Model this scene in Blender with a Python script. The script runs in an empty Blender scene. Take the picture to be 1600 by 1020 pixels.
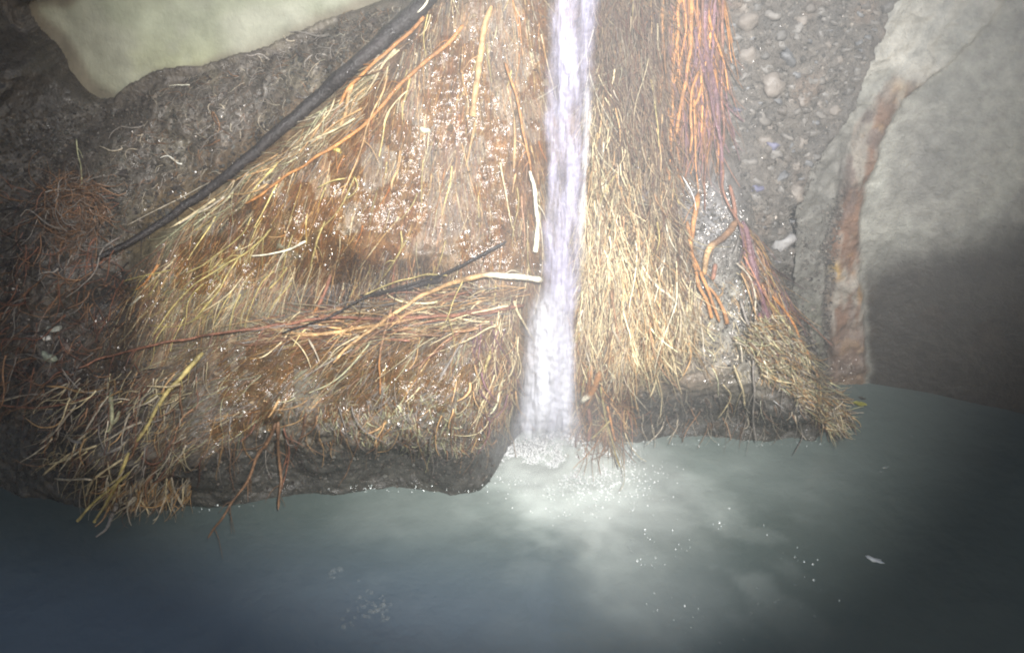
import bpy, math, random
import numpy as np
from mathutils import Vector, Euler

rng = np.random.default_rng(7)
random.seed(7)
S = bpy.context.scene
COL = S.collection

# ------------------------------------------------------------------ camera
CAM_H = 1.5
PITCH = math.radians(30)
FPX = 800 / math.tan(math.radians(30))
cam_d = bpy.data.cameras.new('camera'); cam = bpy.data.objects.new('camera', cam_d); COL.objects.link(cam)
cam.location = (0, 0, CAM_H); cam.rotation_euler = (math.pi / 2 - PITCH, 0, 0)
cam_d.sensor_width = 36; cam_d.lens = 18 / math.tan(math.radians(30))
cam_d.clip_start = 0.01; cam_d.clip_end = 200
S.camera = cam

# ------------------------------------------------------------------ world (dim daylight reaching the culvert)
w = bpy.data.worlds.new('World'); S.world = w; w.use_nodes = True
nt = w.node_tree; nt.nodes.clear()
sky = nt.nodes.new('ShaderNodeTexSky'); sky.sky_type = 'NISHITA'; sky.sun_disc = False
sky.sun_elevation = math.radians(20); sky.sun_rotation = math.radians(160)
bg = nt.nodes.new('ShaderNodeBackground'); bg.inputs['Strength'].default_value = 0.08
wo = nt.nodes.new('ShaderNodeOutputWorld')
nt.links.new(sky.outputs[0], bg.inputs[0]); nt.links.new(bg.outputs[0], wo.inputs[0])

# ------------------------------------------------------------------ the hand torch that lights the place
def aim(o, target):
    d = Vector(target) - o.location
    o.rotation_euler = d.to_track_quat('-Z', 'Y').to_euler()
ld = bpy.data.lights.new('torch', 'SPOT'); torch = bpy.data.objects.new('torch', ld); COL.objects.link(torch)
torch.location = (0.24, 0.0, 1.88)
ld.energy = 740; ld.color = (1.0, 0.975, 0.94); ld.spot_size = math.radians(62); ld.spot_blend = 1.0
ld.shadow_soft_size = 0.02
aim(torch, (0.06, 2.1, 0.72))

S.view_settings.view_transform = 'Standard'; S.view_settings.look = 'None'
S.view_settings.exposure = 0.0; S.view_settings.gamma = 1.0; S.view_settings.use_curve_mapping = False
S.cycles.use_denoising = True; S.cycles.filter_width = 2.0
S.cycles.volume_bounces = 0; S.cycles.max_bounces = 6; S.cycles.transparent_max_bounces = 24
S.cycles.sample_clamp_indirect = 2.0
S.cycles.caustics_reflective = False; S.cycles.caustics_refractive = False

# ------------------------------------------------------------------ geometry of the view, used to place things on real surfaces
cp, sp = math.cos(PITCH), math.sin(PITCH)
def ray(u, v):
    a = (np.asarray(u, float) - 800) / FPX; b = (np.asarray(v, float) - 510) / FPX
    return a, cp - sp * b, -sp - cp * b
def at(u, v, Y):
    dx, dy, dz = ray(u, v); t = Y / dy
    return np.stack([dx * t, dy * t, CAM_H + dz * t], -1)
def at_water(u, v, z=0.0):
    dx, dy, dz = ray(u, v); t = (z - CAM_H) / dz
    return np.stack([dx * t, dy * t, dz * t + CAM_H], -1)
def to_uv(P):
    P = np.asarray(P); X, Y, Z = P[..., 0], P[..., 1], P[..., 2] - CAM_H
    f = Y * cp - Z * sp; up = Y * sp + Z * cp
    f = np.maximum(f, .05)
    return 800 + FPX * X / f, 510 - FPX * up / f

# ------------------------------------------------------------------ noise
_perm = rng.permutation(512)
_perm = np.concatenate([_perm, _perm, _perm]); _g = rng.uniform(-1, 1, 512)
def vnoise(x, y, seed=0):
    x = x + seed * 17.31; y = y + seed * 9.73
    xi = np.floor(x).astype(int); yi = np.floor(y).astype(int)
    fx = x - xi; fy = y - yi
    fx = fx * fx * fx * (fx * (fx * 6 - 15) + 10); fy = fy * fy * fy * (fy * (fy * 6 - 15) + 10)
    def h(i, j): return _g[_perm[(_perm[i & 511] + j) & 511] & 511]
    return (h(xi, yi) * (1 - fx) + h(xi + 1, yi) * fx) * (1 - fy) + (h(xi, yi + 1) * (1 - fx) + h(xi + 1, yi + 1) * fx) * fy
def fbm(x, y, f, octv=4, seed=0, gain=.5):
    s = 0; a = 1; n = 0
    for k in range(octv):
        s = s + a * vnoise(x * f, y * f, seed + k); n += a; a *= gain; f *= 2.03
    return s / n
def sstep(a, b, x):
    t = np.clip((x - a) / (b - a), 0, 1); return t * t * (3 - 2 * t)
def blob(u, v, cu, cv, ru, rv): return np.exp(-(((u - cu) / ru) ** 2 + ((v - cv) / rv) ** 2))
def lerp3(c, d, t):
    return c * (1 - t[..., None]) + np.asarray(d) * t[..., None]

# ------------------------------------------------------------------ mesh helpers
def link(name, me, mats, parent=None):
    o = bpy.data.objects.new(name, me); COL.objects.link(o)
    if not isinstance(mats, (list, tuple)): mats = [mats]
    if len(me.materials) == 0:
        for m in mats: me.materials.append(m)
    if parent is not None: o.parent = parent
    return o
def mesh(name, V, F, col=None, smooth=True):
    me = bpy.data.meshes.new(name)
    V = np.asarray(V, np.float32); F = np.asarray(F, np.int32)
    me.vertices.add(len(V)); me.vertices.foreach_set('co', V.ravel())
    k = F.shape[1]
    me.loops.add(F.size); me.loops.foreach_set('vertex_index', F.ravel())
    me.polygons.add(len(F)); me.polygons.foreach_set('loop_start', np.arange(0, F.size, k, dtype=np.int32))
    me.update(calc_edges=True)
    me.polygons.foreach_set('use_smooth', np.full(len(F), smooth))
    if col is not None:
        ca = me.color_attributes.new('Col', 'FLOAT_COLOR', 'POINT')
        c4 = np.ones((len(V), 4), np.float32); c4[:, :3] = col; ca.data.foreach_set('color', c4.ravel())
    me.validate()
    return me
def tag(o, label=None, cat=None, group=None, kind=None):
    if label: o['label'] = label
    if cat: o['category'] = cat
    if group: o['group'] = group
    if kind: o['kind'] = kind
    return o
def empty(name, loc=(0, 0, 0)):
    o = bpy.data.objects.new(name, None); COL.objects.link(o); o.location = loc; o.empty_display_size = .05; return o

def tubes(P, R, C, sides=4):
    """P (N,K,3) paths, R (N,K) radii, C (N,3) or (N,K,3) colours"""
    N, K, _ = P.shape
    T = np.gradient(P, axis=1); T /= np.linalg.norm(T, axis=2, keepdims=True) + 1e-9
    ref = np.array([0.1, 1.0, .35]); ref = ref / np.linalg.norm(ref)
    A = np.cross(T, ref); A /= np.linalg.norm(A, axis=2, keepdims=True) + 1e-9
    B = np.cross(T, A)
    ang = np.arange(sides) * 2 * math.pi / sides
    V = P[:, :, None, :] + R[:, :, None, None] * (np.cos(ang)[None, None, :, None] * A[:, :, None, :] + np.sin(ang)[None, None, :, None] * B[:, :, None, :])
    V = V.reshape(-1, 3)
    n = np.arange(N)[:, None, None] * K * sides; k = np.arange(K - 1)[None, :, None] * sides; s = np.arange(sides)[None, None, :]; s2 = (s + 1) % sides
    F = np.stack([n + k + s, n + k + s2, n + k + sides + s2, n + k + sides + s], -1).reshape(-1, 4)
    if C.ndim == 2: C = np.repeat(C[:, None, :], K, 1)
    Cc = np.repeat(C[:, :, None, :], sides, 2).reshape(-1, 3)
    return V, F, Cc
def smooth_path(pts, n):
    pts = np.asarray(pts, float); m = len(pts)
    if m == 2: return pts[0] + (pts[1] - pts[0]) * np.linspace(0, 1, n)[:, None]
    P = np.vstack([2 * pts[0] - pts[1], pts, 2 * pts[-1] - pts[-2]])
    L = np.r_[0, np.cumsum(np.linalg.norm(np.diff(pts[:, :2], axis=0), axis=1))]
    tt = np.interp(np.linspace(0, L[-1], n), L, np.arange(m)); i = np.minimum(tt.astype(int), m - 2); f = (tt - i)[:, None]
    p0, p1, p2, p3 = P[i], P[i + 1], P[i + 2], P[i + 3]
    return .5 * ((2 * p1) + (-p0 + p2) * f + (2 * p0 - 5 * p1 + 4 * p2 - p3) * f ** 2 + (-p0 + 3 * p1 - 3 * p2 + p3) * f ** 3)

# ------------------------------------------------------------------ materials
def mat(name, rough=.5, bump=(), col=None, use_attr=True, spec=.5, var=.0, varscale=20, rvar=None, coat=0.0, sss=0):
    m = bpy.data.materials.new(name); m.use_nodes = True; n = m.node_tree; b = n.nodes['Principled BSDF']; L = n.links
    b.inputs['Roughness'].default_value = rough; b.inputs['Specular IOR Level'].default_value = spec
    if coat: b.inputs['Coat Weight'].default_value = coat; b.inputs['Coat Roughness'].default_value = .12
    geo = n.nodes.new('ShaderNodeNewGeometry')
    if use_attr:
        a = n.nodes.new('ShaderNodeAttribute'); a.attribute_name = 'Col'; src = a.outputs['Color']
    else:
        rgb = n.nodes.new('ShaderNodeRGB'); rgb.outputs[0].default_value = (*col, 1); src = rgb.outputs[0]
    if var:
        tx = n.nodes.new('ShaderNodeTexNoise'); tx.inputs['Scale'].default_value = varscale; tx.inputs['Detail'].default_value = 8; tx.inputs['Roughness'].default_value = .65
        L.new(geo.outputs['Position'], tx.inputs['Vector'])
        mr = n.nodes.new('ShaderNodeMapRange'); mr.inputs['From Min'].default_value = .3; mr.inputs['From Max'].default_value = .7
        mr.inputs['To Min'].default_value = 1 - var; mr.inputs['To Max'].default_value = 1 + var
        L.new(tx.outputs['Fac'], mr.inputs['Value'])
        mx = n.nodes.new('ShaderNodeVectorMath'); mx.operation = 'SCALE'; L.new(src, mx.inputs[0]); L.new(mr.outputs[0], mx.inputs['Scale']); src = mx.outputs[0]
    L.new(src, b.inputs['Base Color'])
    if rvar:
        tx = n.nodes.new('ShaderNodeTexNoise'); tx.inputs['Scale'].default_value = rvar[0]; tx.inputs['Detail'].default_value = 5
        L.new(geo.outputs['Position'], tx.inputs['Vector'])
        mr = n.nodes.new('ShaderNodeMapRange'); mr.inputs['From Min'].default_value = .35; mr.inputs['From Max'].default_value = .65
        mr.inputs['To Min'].default_value = rvar[1]; mr.inputs['To Max'].default_value = rvar[2]
        L.new(tx.outputs['Fac'], mr.inputs['Value']); L.new(mr.outputs[0], b.inputs['Roughness'])
    prev = None
    for (sc, dist, det) in bump:
        tx = n.nodes.new('ShaderNodeTexNoise'); tx.inputs['Scale'].default_value = sc; tx.inputs['Detail'].default_value = det; tx.inputs['Roughness'].default_value = .6
        L.new(geo.outputs['Position'], tx.inputs['Vector'])
        bp = n.nodes.new('ShaderNodeBump'); bp.inputs['Distance'].default_value = dist; bp.inputs['Strength'].default_value = 1
        L.new(tx.outputs['Fac'], bp.inputs['Height'])
        if prev: L.new(prev.outputs[0], bp.inputs['Normal'])
        prev = bp
    if prev: L.new(prev.outputs[0], b.inputs['Normal'])
    return m
M_mud = mat('wet_mud', .3, [(40, .007, 6), (170, .0022, 4)], var=.5, varscale=30, rvar=(45, .16, .5), spec=.7)
M_gravel = mat('gravel_soil', .6, [(60, .010, 8), (240, .004, 4)], var=.35, varscale=30, rvar=(20, .4, .75))
M_conc = mat('concrete', .7, [(12, .005, 9), (120, .0015, 5)], var=.25, varscale=11, rvar=(8, .55, .8), spec=.3)
M_rust = mat('rusty_concrete', .5, [(40, .012, 8), (200, .003, 4)], var=.35, varscale=22, rvar=(30, .3, .7))
M_root = mat('root_bark', .35, [(120, .004, 5), (420, .0012, 3)], var=.5, varscale=70, rvar=(80, .15, .55), spec=.5)
M_fibre = mat('fine_root', .45, [], var=.35, varscale=40, spec=.4)
M_dark = mat('wet_black_bark', .25, [(120, .004, 5), (400, .0015, 3)], var=.35, varscale=60, rvar=(60, .12, .4))
M_stone = mat('stone', .45, [(70, .004, 6), (300, .0012, 3)], var=.25, varscale=50, rvar=(40, .25, .65))

# ------------------------------------------------------------------ the earth bank: depth Y over (x, z), fitted through surveyed points
wl = lambda u, v: (u, v, float(at_water(u, v)[1]))
CT = [wl(-500, 740), wl(-200, 745), wl(0, 765), wl(150, 792), wl(300, 797), wl(450, 768), wl(620, 762), wl(765, 760),
      wl(800, 690), wl(900, 690), wl(1000, 692), wl(1150, 690), wl(1285, 688),
      (1335, 655, 2.25), (1345, 620, 2.5), (1450, 640, 2.6), (1700, 700, 2.6),
      (-300, 650, 1.78), (0, 690, 1.80), (130, 700, 1.66), (220, 740, 1.64), (300, 700, 1.64), (380, 690, 1.70), (450, 660, 1.69), (540, 650, 1.68), (620, 640, 1.67), (720, 640, 1.68), (760, 600, 1.76),
      (450, 720, 1.76), (620, 710, 1.76), (740, 710, 1.74), (350, 760, 1.70),
      (300, 610, 1.72), (200, 640, 1.73), (450, 590, 1.75), (620, 580, 1.73), (740, 560, 1.76),
      (300, 530, 1.87), (450, 530, 1.85), (620, 520, 1.82), (760, 500, 1.83), (200, 560, 1.85),
      (510, 465, 2.02), (600, 462, 1.99), (660, 455, 1.95), (410, 465, 1.93),
      (250, 430, 1.96), (330, 440, 1.93), (450, 400, 1.94), (560, 400, 1.92), (650, 400, 1.91), (760, 400, 1.91), (810, 400, 1.93),
      (400, 300, 2.04), (500, 250, 2.04), (600, 250, 2.02), (700, 250, 2.02), (800, 250, 2.04),
      (600, 130, 2.12), (680, 100, 2.12), (760, 100, 2.12), (830, 100, 2.15), (720, 0, 2.18), (840, 0, 2.2),
      (500, 140, 2.26), (400, 220, 2.24), (300, 280, 2.22), (350, 180, 2.28), (200, 300, 2.2), (100, 230, 2.25), (200, 200, 2.3), (450, 110, 2.32), (620, 5, 2.33), (530, 50, 2.33), (545, -15, 2.47), (250, 135, 2.345), (330, 125, 2.34), (150, 185, 2.34), (110, 170, 2.33),
      (300, 60, 2.52), (180, 90, 2.52), (95, 0, 2.52), (450, -10, 2.5), (400, 30, 2.46), (250, 40, 2.6), (200, -100, 2.6), (450, -100, 2.55), (70, -80, 2.5),
      (15, 0, 2.24), (30, 100, 2.26), (-200, 0, 2.1), (-400, -100, 2.0), (-20, -150, 2.24), (10, -70, 2.24),
      (0, 300, 2.1), (110, 330, 2.08), (0, 450, 1.98), (60, 550, 1.88), (170, 460, 2.06), (200, 480, 2.08), (100, 450, 1.96), (60, 620, 1.82), (-300, 300, 1.9), (-600, 400, 1.6), (-600, 0, 1.7),
      (885, 0, 2.25), (885, 100, 2.21), (880, 300, 2.10), (870, 430, 2.0), (850, 520, 1.98), (850, 620, 1.98),
      (940, 0, 2.17), (980, 150, 2.08), (980, 300, 1.98), (930, 430, 1.94), (980, 430, 1.90), (1000, 520, 1.87), (940, 600, 1.90), (1000, 590, 1.88), (1050, 650, 2.0), (1150, 650, 1.99), (1240, 670, 1.99), (980, 660, 1.96),
      (1080, 100, 2.16), (1080, 300, 2.05), (1040, 430, 1.95), (1120, 420, 2.0), (1140, 520, 1.94), (1200, 590, 1.92), (1280, 640, 1.91), (1100, 580, 1.88), (1060, 0, 2.2),
      (1160, 350, 2.1), (1190, 450, 2.06), (1230, 530, 2.06), (1270, 600, 2.02),
      (1160, 200, 2.35), (1200, 330, 2.4), (1250, 440, 2.45), (1150, 50, 2.42), (1280, 540, 2.42), (1310, 600, 2.42), (1300, 300, 2.7), (1350, 0, 2.8), (1600, 300, 3.0), (1600, 0, 3.0), (1900, 300, 3.0),
      (700, -150, 2.3), (900, -150, 2.35), (1100, -150, 2.35)]
CT = np.array(CT)
P_ = at(CT[:, 0], CT[:, 1], CT[:, 2]); XZ = P_[:, [0, 2]]; YV = P_[:, 1]
extra = [(x, -.35, float(YV[np.argmin(np.hypot(XZ[:, 0] - x, XZ[:, 1]))]) - .05) for x in (-1.6, -1.0, -.6, -.3, 0., .3, .6, .9)]
XZ = np.vstack([XZ, [(a, b) for a, b, _ in extra]]); YV = np.r_[YV, [c for *_, c in extra]]
def ker(r): return np.sqrt(r * r + .03 ** 2)
D = np.linalg.norm(XZ[:, None] - XZ[None], axis=2)
nn = len(XZ); Am = np.zeros((nn + 3, nn + 3)); Am[:nn, :nn] = ker(D) - .004 * np.eye(nn)
Am[:nn, nn] = 1; Am[:nn, nn + 1:] = XZ; Am[nn, :nn] = 1; Am[nn + 1:, :nn] = XZ.T
Wt = np.linalg.solve(Am, np.r_[YV, 0, 0, 0])
def bank_base(x, z):
    out = np.full(x.shape, Wt[nn]) + Wt[nn + 1] * x + Wt[nn + 2] * z
    for i in range(nn):
        out = out + Wt[i] * ker(np.hypot(x - XZ[i, 0], z - XZ[i, 1]))
    return out
class HF:
    """height field y = f(x, z) on a grid, with lookup"""
    def __init__(s, x0, x1, z0, z1, st, fn):
        s.x0, s.z0, s.st = x0, z0, st
        s.nx = int(round((x1 - x0) / st)) + 1; s.nz = int(round((z1 - z0) / st)) + 1
        s.X, s.Z = np.meshgrid(x0 + np.arange(s.nx) * st, z0 + np.arange(s.nz) * st)
        s.Y = fn(s.X, s.Z)
    def __call__(s, x, z):
        i = (x - s.x0) / s.st; j = (z - s.z0) / s.st
        ok = (i >= 0) & (i < s.nx - 1) & (j >= 0) & (j < s.nz - 1)
        i = np.clip(i, 0, s.nx - 1.001); j = np.clip(j, 0, s.nz - 1.001); a = i.astype(int); b = j.astype(int); f = i - a; g = j - b
        y = (s.Y[b, a] * (1 - f) + s.Y[b, a + 1] * f) * (1 - g) + (s.Y[b + 1, a] * (1 - f) + s.Y[b + 1, a + 1] * f) * g
        return np.where(ok, y, 9.0)
    def build(s, name, m, colfn, keep=None):
        V = np.stack([s.X, s.Y, s.Z], -1).reshape(-1, 3)
        idx = np.arange(s.nx * s.nz).reshape(s.nz, s.nx)
        F = np.stack([idx[:-1, :-1], idx[:-1, 1:], idx[1:, 1:], idx[1:, :-1]], -1).reshape(-1, 4)
        if keep is not None:
            k = keep(s.X, s.Z).ravel(); F = F[k[F].all(1)]
            used = np.unique(F); mp = np.zeros(len(V), int); mp[used] = np.arange(len(used)); V = V[used]; F = mp[F]
        u, v = to_uv(V)
        return link(name, mesh(name, V, F, colfn(u, v, V)), m)

ridge = lambda x, z, f, s, o=4: 1 - np.abs(fbm(x, z, f, o, s)) * 2.2
coarse = HF(-2.6, 2.6, -.35, 1.9, .02, bank_base)
def bank_fn(x, z):
    y = coarse(np.clip(x, -2.59, 2.57), np.clip(z, -.34, 1.87))
    n = .022 * fbm(x, z, 7, 5, 1) + .016 * fbm(x, z, 26, 4, 5) + .007 * fbm(x, z, 80, 3, 9, .7)
    u, v = to_uv(np.stack([x, y, z], -1))
    lump = np.clip(fbm(x, z, 38, 3, 12), 0, 1) ** 1.2
    ap = sstep(-30, 60, (u - 690) * .57 + v * .82 + 10) * sstep(1180, 1060, u) * sstep(560, 480, v)
    n = n * (1 - .55 * ap) - .022 * lump * (.2 + blob(u, v, 1110, 330, 70, 90) + blob(u, v, 420, 600, 160, 90) + .6 * blob(u, v, 600, 350, 200, 150))
    n = n * (1 - .5 * sstep(.20, .12, z)) + (.028 * fbm(x, z * .3, 5, 3, 17) + .008 * fbm(x, z, 19, 3, 18)) * sstep(.24, .08, z)
    y = y - n
    # the concrete shows above this ragged line, where the mud has slid off it
    u, v = to_uv(np.stack([x, y, z], -1))
    vb = np.interp(u, [30, 42, 50, 90, 130, 150, 185, 210, 270, 350, 420, 460, 540, 612, 680], [-400, -20, 70, 128, 150, 160, 152, 122, 100, 95, 70, 44, 22, 0, -90])
    vb = vb + 9 * fbm(x, z, 12, 4, 19); top = sstep(.75, .85, z) * (u < 690)
    y = np.where((top > 0) & (v > vb), np.minimum(y, 2.372), y)
    return y + top * sstep(-1, 9, vb - v) * np.maximum(2.52 - y, 0)
bank = HF(-2.5, 1.3, -.3, 1.75, .005, bank_fn)
def bank_col(u, v, V):
    x, z = V[:, 0], V[:, 2]
    c = np.tile(np.array([.085, .073, .06]), (len(V), 1))
    apron = sstep(-30, 60, (u - 690) * .57 + (v - 0) * .82 + 10) * sstep(1180, 1060, u) * sstep(660, 560, v)
    c = lerp3(c, (.17, .108, .058), apron * .92)
    n1 = sstep(-.1, .35, fbm(x, z, 9, 4, 21))
    c = lerp3(c, (.25, .15, .075), n1 * apron * .6)
    c = lerp3(c, (.08, .055, .04), sstep(.05, .4, fbm(x, z, 16, 4, 27)) * apron * .8)
    c = lerp3(c, (.10, .06, .045), blob(u, v, 990, 120, 70, 240) * .9)
    c = lerp3(c, (.17, .15, .11), sstep(0, .4, fbm(x, z, 12, 4, 25)) * .6)
    c = lerp3(c, (.11, .115, .075), blob(u, v, 330, 450, 180, 90) * .6)
    c = lerp3(c, (.10, .098, .075), blob(u, v, 560, 610, 280, 70) * .9)
    c = lerp3(c, (.10, .105, .055), blob(u, v, 350, 420, 150, 110) * .7)
    c = lerp3(c, (.36, .31, .22), np.clip(blob(u, v, 818, 45, 26, 30) + blob(u, v, 790, 160, 30, 26) + .6 * blob(u, v, 820, 110, 18, 20), 0, 1) * (.5 + .5 * fbm(x, z, 40, 3, 29)))
    c = lerp3(c, (.24, .235, .205), blob(u, v, 1130, 480, 90, 120) * .9)
    c = lerp3(c, (.20, .20, .21), blob(u, v, 1110, 330, 60, 90) * .9)
    c = lerp3(c, (.042, .042, .038), sstep(.22, .13, z + .03 * fbm(x, z, 9, 3, 31)) * .9)  # dark mud of the undercut, with its underside shadow painted in
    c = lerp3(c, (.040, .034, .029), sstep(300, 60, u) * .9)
    c = lerp3(c, (.03, .03, .034), blob(u, v, 560, 462, 110, 28))  # shade inside the hollows, painted into the mud colour here and below
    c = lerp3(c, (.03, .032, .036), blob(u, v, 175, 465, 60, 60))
    c = lerp3(c, (.14, .07, .045), blob(u, v, 110, 330, 40, 45) * .7)
    return c * (1 + .35 * fbm(x, z, 60, 3, 33))[:, None]
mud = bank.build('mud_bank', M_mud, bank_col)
tag(mud, 'wet brown earth bank under the roots beside the pool', kind='structure')

# ------------------------------------------------------------------ gravel face right of the roots
def xedge(pts):
    P = np.array([at(u, v, Y) for u, v, Y in pts]); o = np.argsort(P[:, 2]); zs, xs = P[o, 2], P[o, 0]
    return lambda z: np.interp(z, zs, xs)
pier_edge = xedge([(1246, 640, 2.24), (1245, 500, 2.25), (1247, 430, 2.25), (1252, 370, 2.26), (1250, 335, 2.26), (1264, 280, 2.27), (1300, 220, 2.3), (1340, 170, 2.32), (1352, 120, 2.33), (1380, 70, 2.33), (1415, 0, 2.34), (1460, -90, 2.36), (1500, -200, 2.36)])
gl = [(1130, 0, 2.32), (1140, 200, 2.27), (1165, 330, 2.2), (1210, 430, 2.18), (1200, 470, 2.20), (1260, 0, 2.35), (1250, 200, 2.31), (1250, 400, 2.25), (1350, 0, 2.36), (1350, 150, 2.33), (1150, 100, 2.31), (1300, 300, 2.3), (1450, 0, 2.38)]
gP = np.array([at(*g) for g in gl])
def grav_fn(x, z):
    num = 0; den = 0
    for p in gP:
        wgt = 1 / ((x - p[0]) ** 2 + (z - p[2]) ** 2 + .01) ** 1.5; num = num + wgt * p[1]; den = den + wgt
    y = num / den
    u, v = to_uv(np.stack([x, y, z], -1))
    y = y + .30 * blob(u, v, 1236, 472, 26, 30) + .15 * sstep(470, 520, v)
    y = y + .5 * sstep(0, .02, x - pier_edge(z) + .030 * sstep(.64, .54, z) + .008 * fbm(z, z * 0, 30, 3, 47))
    cell = np.abs(fbm(x, z, 22, 2, 41))
    return y - .018 * fbm(x, z, 11, 4, 40) + .020 * (1 - sstep(0, .16, cell)) * .6 - .008 * fbm(x, z, 60, 3, 45)
grav = HF(.42, 1.35, .15, 1.6, .005, grav_fn)
def grav_col(u, v, V):
    x, z = V[:, 0], V[:, 2]
    c = np.tile(np.array([.17, .153, .137]), (len(V), 1))
    c = lerp3(c, (.15, .14, .13), sstep(0, .4, fbm(x, z, 14, 4, 50)))
    c = lerp3(c, (.26, .20, .16), sstep(.1, .5, fbm(x, z, 9, 3, 55)) * .7)
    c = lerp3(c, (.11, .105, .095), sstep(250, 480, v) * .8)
    return c * (1 + .3 * fbm(x, z, 70, 3, 58))[:, None]
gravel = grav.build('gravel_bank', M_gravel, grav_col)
tag(gravel, 'grey gravelly earth face beside the orange roots', kind='structure')

# ------------------------------------------------------------------ concrete, left above the bank
def slab_fn(x, z): return 2.385 + .03 * (z - 1) + .012 * fbm(x, z, 3, 4, 60) + .004 * fbm(x, z, 20, 3, 63) + .05 * sstep(-.95, -1.25, x)
slab = HF(-1.9, .2, .55, 2.1, .012, slab_fn)
def slab_col(u, v, V):
    x, z = V[:, 0], V[:, 2]
    c = np.tile(np.array([.28, .30, .225]), (len(V), 1))
    c = lerp3(c, (.36, .37, .22), sstep(30, 150, v) * .8)
    c = lerp3(c, (.33, .335, .28), sstep(0, .5, fbm(x, z, 4, 4, 66)) * .7)
    c = lerp3(c, (.30, .31, .25), sstep(.15, .5, fbm(x, z, 14, 4, 68)) * .5)
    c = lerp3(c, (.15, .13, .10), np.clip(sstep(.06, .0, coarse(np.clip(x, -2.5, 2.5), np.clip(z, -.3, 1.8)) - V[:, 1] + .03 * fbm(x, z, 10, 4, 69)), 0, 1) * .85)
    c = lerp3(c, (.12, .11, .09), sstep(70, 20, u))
    return c
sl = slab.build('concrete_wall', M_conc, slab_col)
tag(sl, 'smooth pale green concrete wall above the dark mud at upper left', 'wall')

# ------------------------------------------------------------------ concrete wall, right
rl_pts = [(1292, 640), (1292, 590), (1287, 480), (1298, 440), (1291, 390), (1312, 340), (1322, 280), (1345, 200), (1372, 165), (1430, 100), (1500, 0), (1560, -90)]
rr_pts = [(1346, 640), (1346, 590), (1347, 450), (1346, 390), (1352, 330), (1364, 270), (1378, 220), (1420, 160), (1500, 90), (1580, 0), (1640, -90)]
rl = xedge([(a, b, 2.29) for a, b in rl_pts]); rr = xedge([(a, b, 2.29) for a, b in rr_pts])
def wall_fn(x, z):
    xe = pier_edge(z) + .006 * fbm(x * 0, z, 30, 4, 70)
    base = np.where(x < 1.09, 2.255 + .10 * z, 2.255 + .10 * z - (x - 1.09) * .40)
    y = base + .22 * sstep(.0, -.05, x - xe)
    a = rl(z) + .008 * fbm(z * 0, z, 25, 4, 72); b = rr(z) + .022 * fbm(z, z * 0, 9, 5, 73) + .008 * fbm(x, z, 30, 3, 71)
    inside = sstep(.004, .016, x - a) * sstep(.012, -.012, x - b)
    y = y - .022 * inside * (1 + .5 * fbm(x, z, 12, 3, 74)) * sstep(-.05, .1, z)
    y = y + .014 * np.exp(-((x - a + .004) / .005) ** 2) * sstep(.75, .6, z)
    rough = sstep(.02, -.02, x - b)
    y = y - .010 * fbm(x, z, 24, 4, 76) * (.25 + rough) - .004 * fbm(x, z, 80, 3, 78) * rough - .012 * fbm(x, z, 4, 3, 79)
    band = sstep(.70, .85, z) * sstep(.04, -.02, x - b)
    return y - .012 * np.clip(fbm(x, z, 30, 3, 80), -.2, .5) * band
wallr = HF(.72, 3.4, -.3, 1.9, .0065, wall_fn)
def wall_col(u, v, V):
    x, z = V[:, 0], V[:, 2]
    a = rl(z) + .008 * fbm(z * 0, z, 25, 4, 72); b = rr(z) + .022 * fbm(z, z * 0, 9, 5, 73) + .008 * fbm(x, z, 30, 3, 71)
    c = np.tile(np.array([.30, .30, .27]), (len(V), 1))
    left = sstep(.01, -.01, x - a)
    c = lerp3(c, (.125, .122, .11), left * sstep(.95, .70, z))
    c = lerp3(c, (.19, .185, .17), left * sstep(.1, .4, fbm(x, z, 26, 4, 83)) * sstep(.95, .70, z) * .8)
    c = lerp3(c, (.10, .105, .065), left * blob(u, v, 1265, 520, 30, 60) * .5)
    ins = sstep(-.004, .01, x - a) * sstep(.012, -.012, x - b) * sstep(.98, .80, z)
    c = lerp3(c, (.15, .082, .05), ins * (.35 + .65 * sstep(-.3, .2, fbm(x * 3, z * .7, 12, 5, 84))))
    c = lerp3(c, (.34, .20, .07), ins * sstep(.12, .4, fbm(x, z, 18, 3, 86)) * .6)
    c = lerp3(c, (.10, .07, .06), ins * sstep(.1, .35, fbm(x, z * .4, 40, 4, 85)) * .8)
    c = lerp3(c, (.48, .30, .05), blob(u, v, 1304, 425, 8, 12) * sstep(-.3, .1, fbm(x, z, 60, 3, 89)))
    c = lerp3(c, (.05, .045, .04), np.exp(-((x - a + .003) / .004) ** 2) * sstep(.8, .65, z))
    c = lerp3(c, (.16, .12, .10), ins * sstep(470, 560, v) * .7)
    # pale eroded band, top
    band = sstep(.74, .90, z) * sstep(.10, -.04, x - b)
    c = lerp3(c, (.42, .41, .37), band * (.75 + .4 * fbm(x, z, 22, 4, 87)) * sstep(-.45, .1, fbm(x, z, 7, 5, 96)))
    right = sstep(-.01, .03, x - b)
    c = lerp3(c, (.16, .165, .15), right * sstep(-.1, .35, fbm(x, z, 3.5, 5, 94)) * .75)
    c = lerp3(c, (.40, .41, .37), right * sstep(.1, .5, fbm(x * 2.2, z, 4, 5, 95)) * .6)
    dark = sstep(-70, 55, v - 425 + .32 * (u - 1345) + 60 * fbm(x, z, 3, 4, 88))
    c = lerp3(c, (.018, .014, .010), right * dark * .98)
    c = lerp3(c, (.035, .021, .011), right * blob(z, x, .25, 1.25, .09, .25) * .6 * sstep(-.2, .3, fbm(x, z, 14, 3, 90)))
    c = lerp3(c, (.13, .125, .12), right * blob(u, v, 1440, 270, 60, 120) * .5)
    return c * (1 + .18 * fbm(x, z, 45, 3, 92))[:, None]
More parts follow.
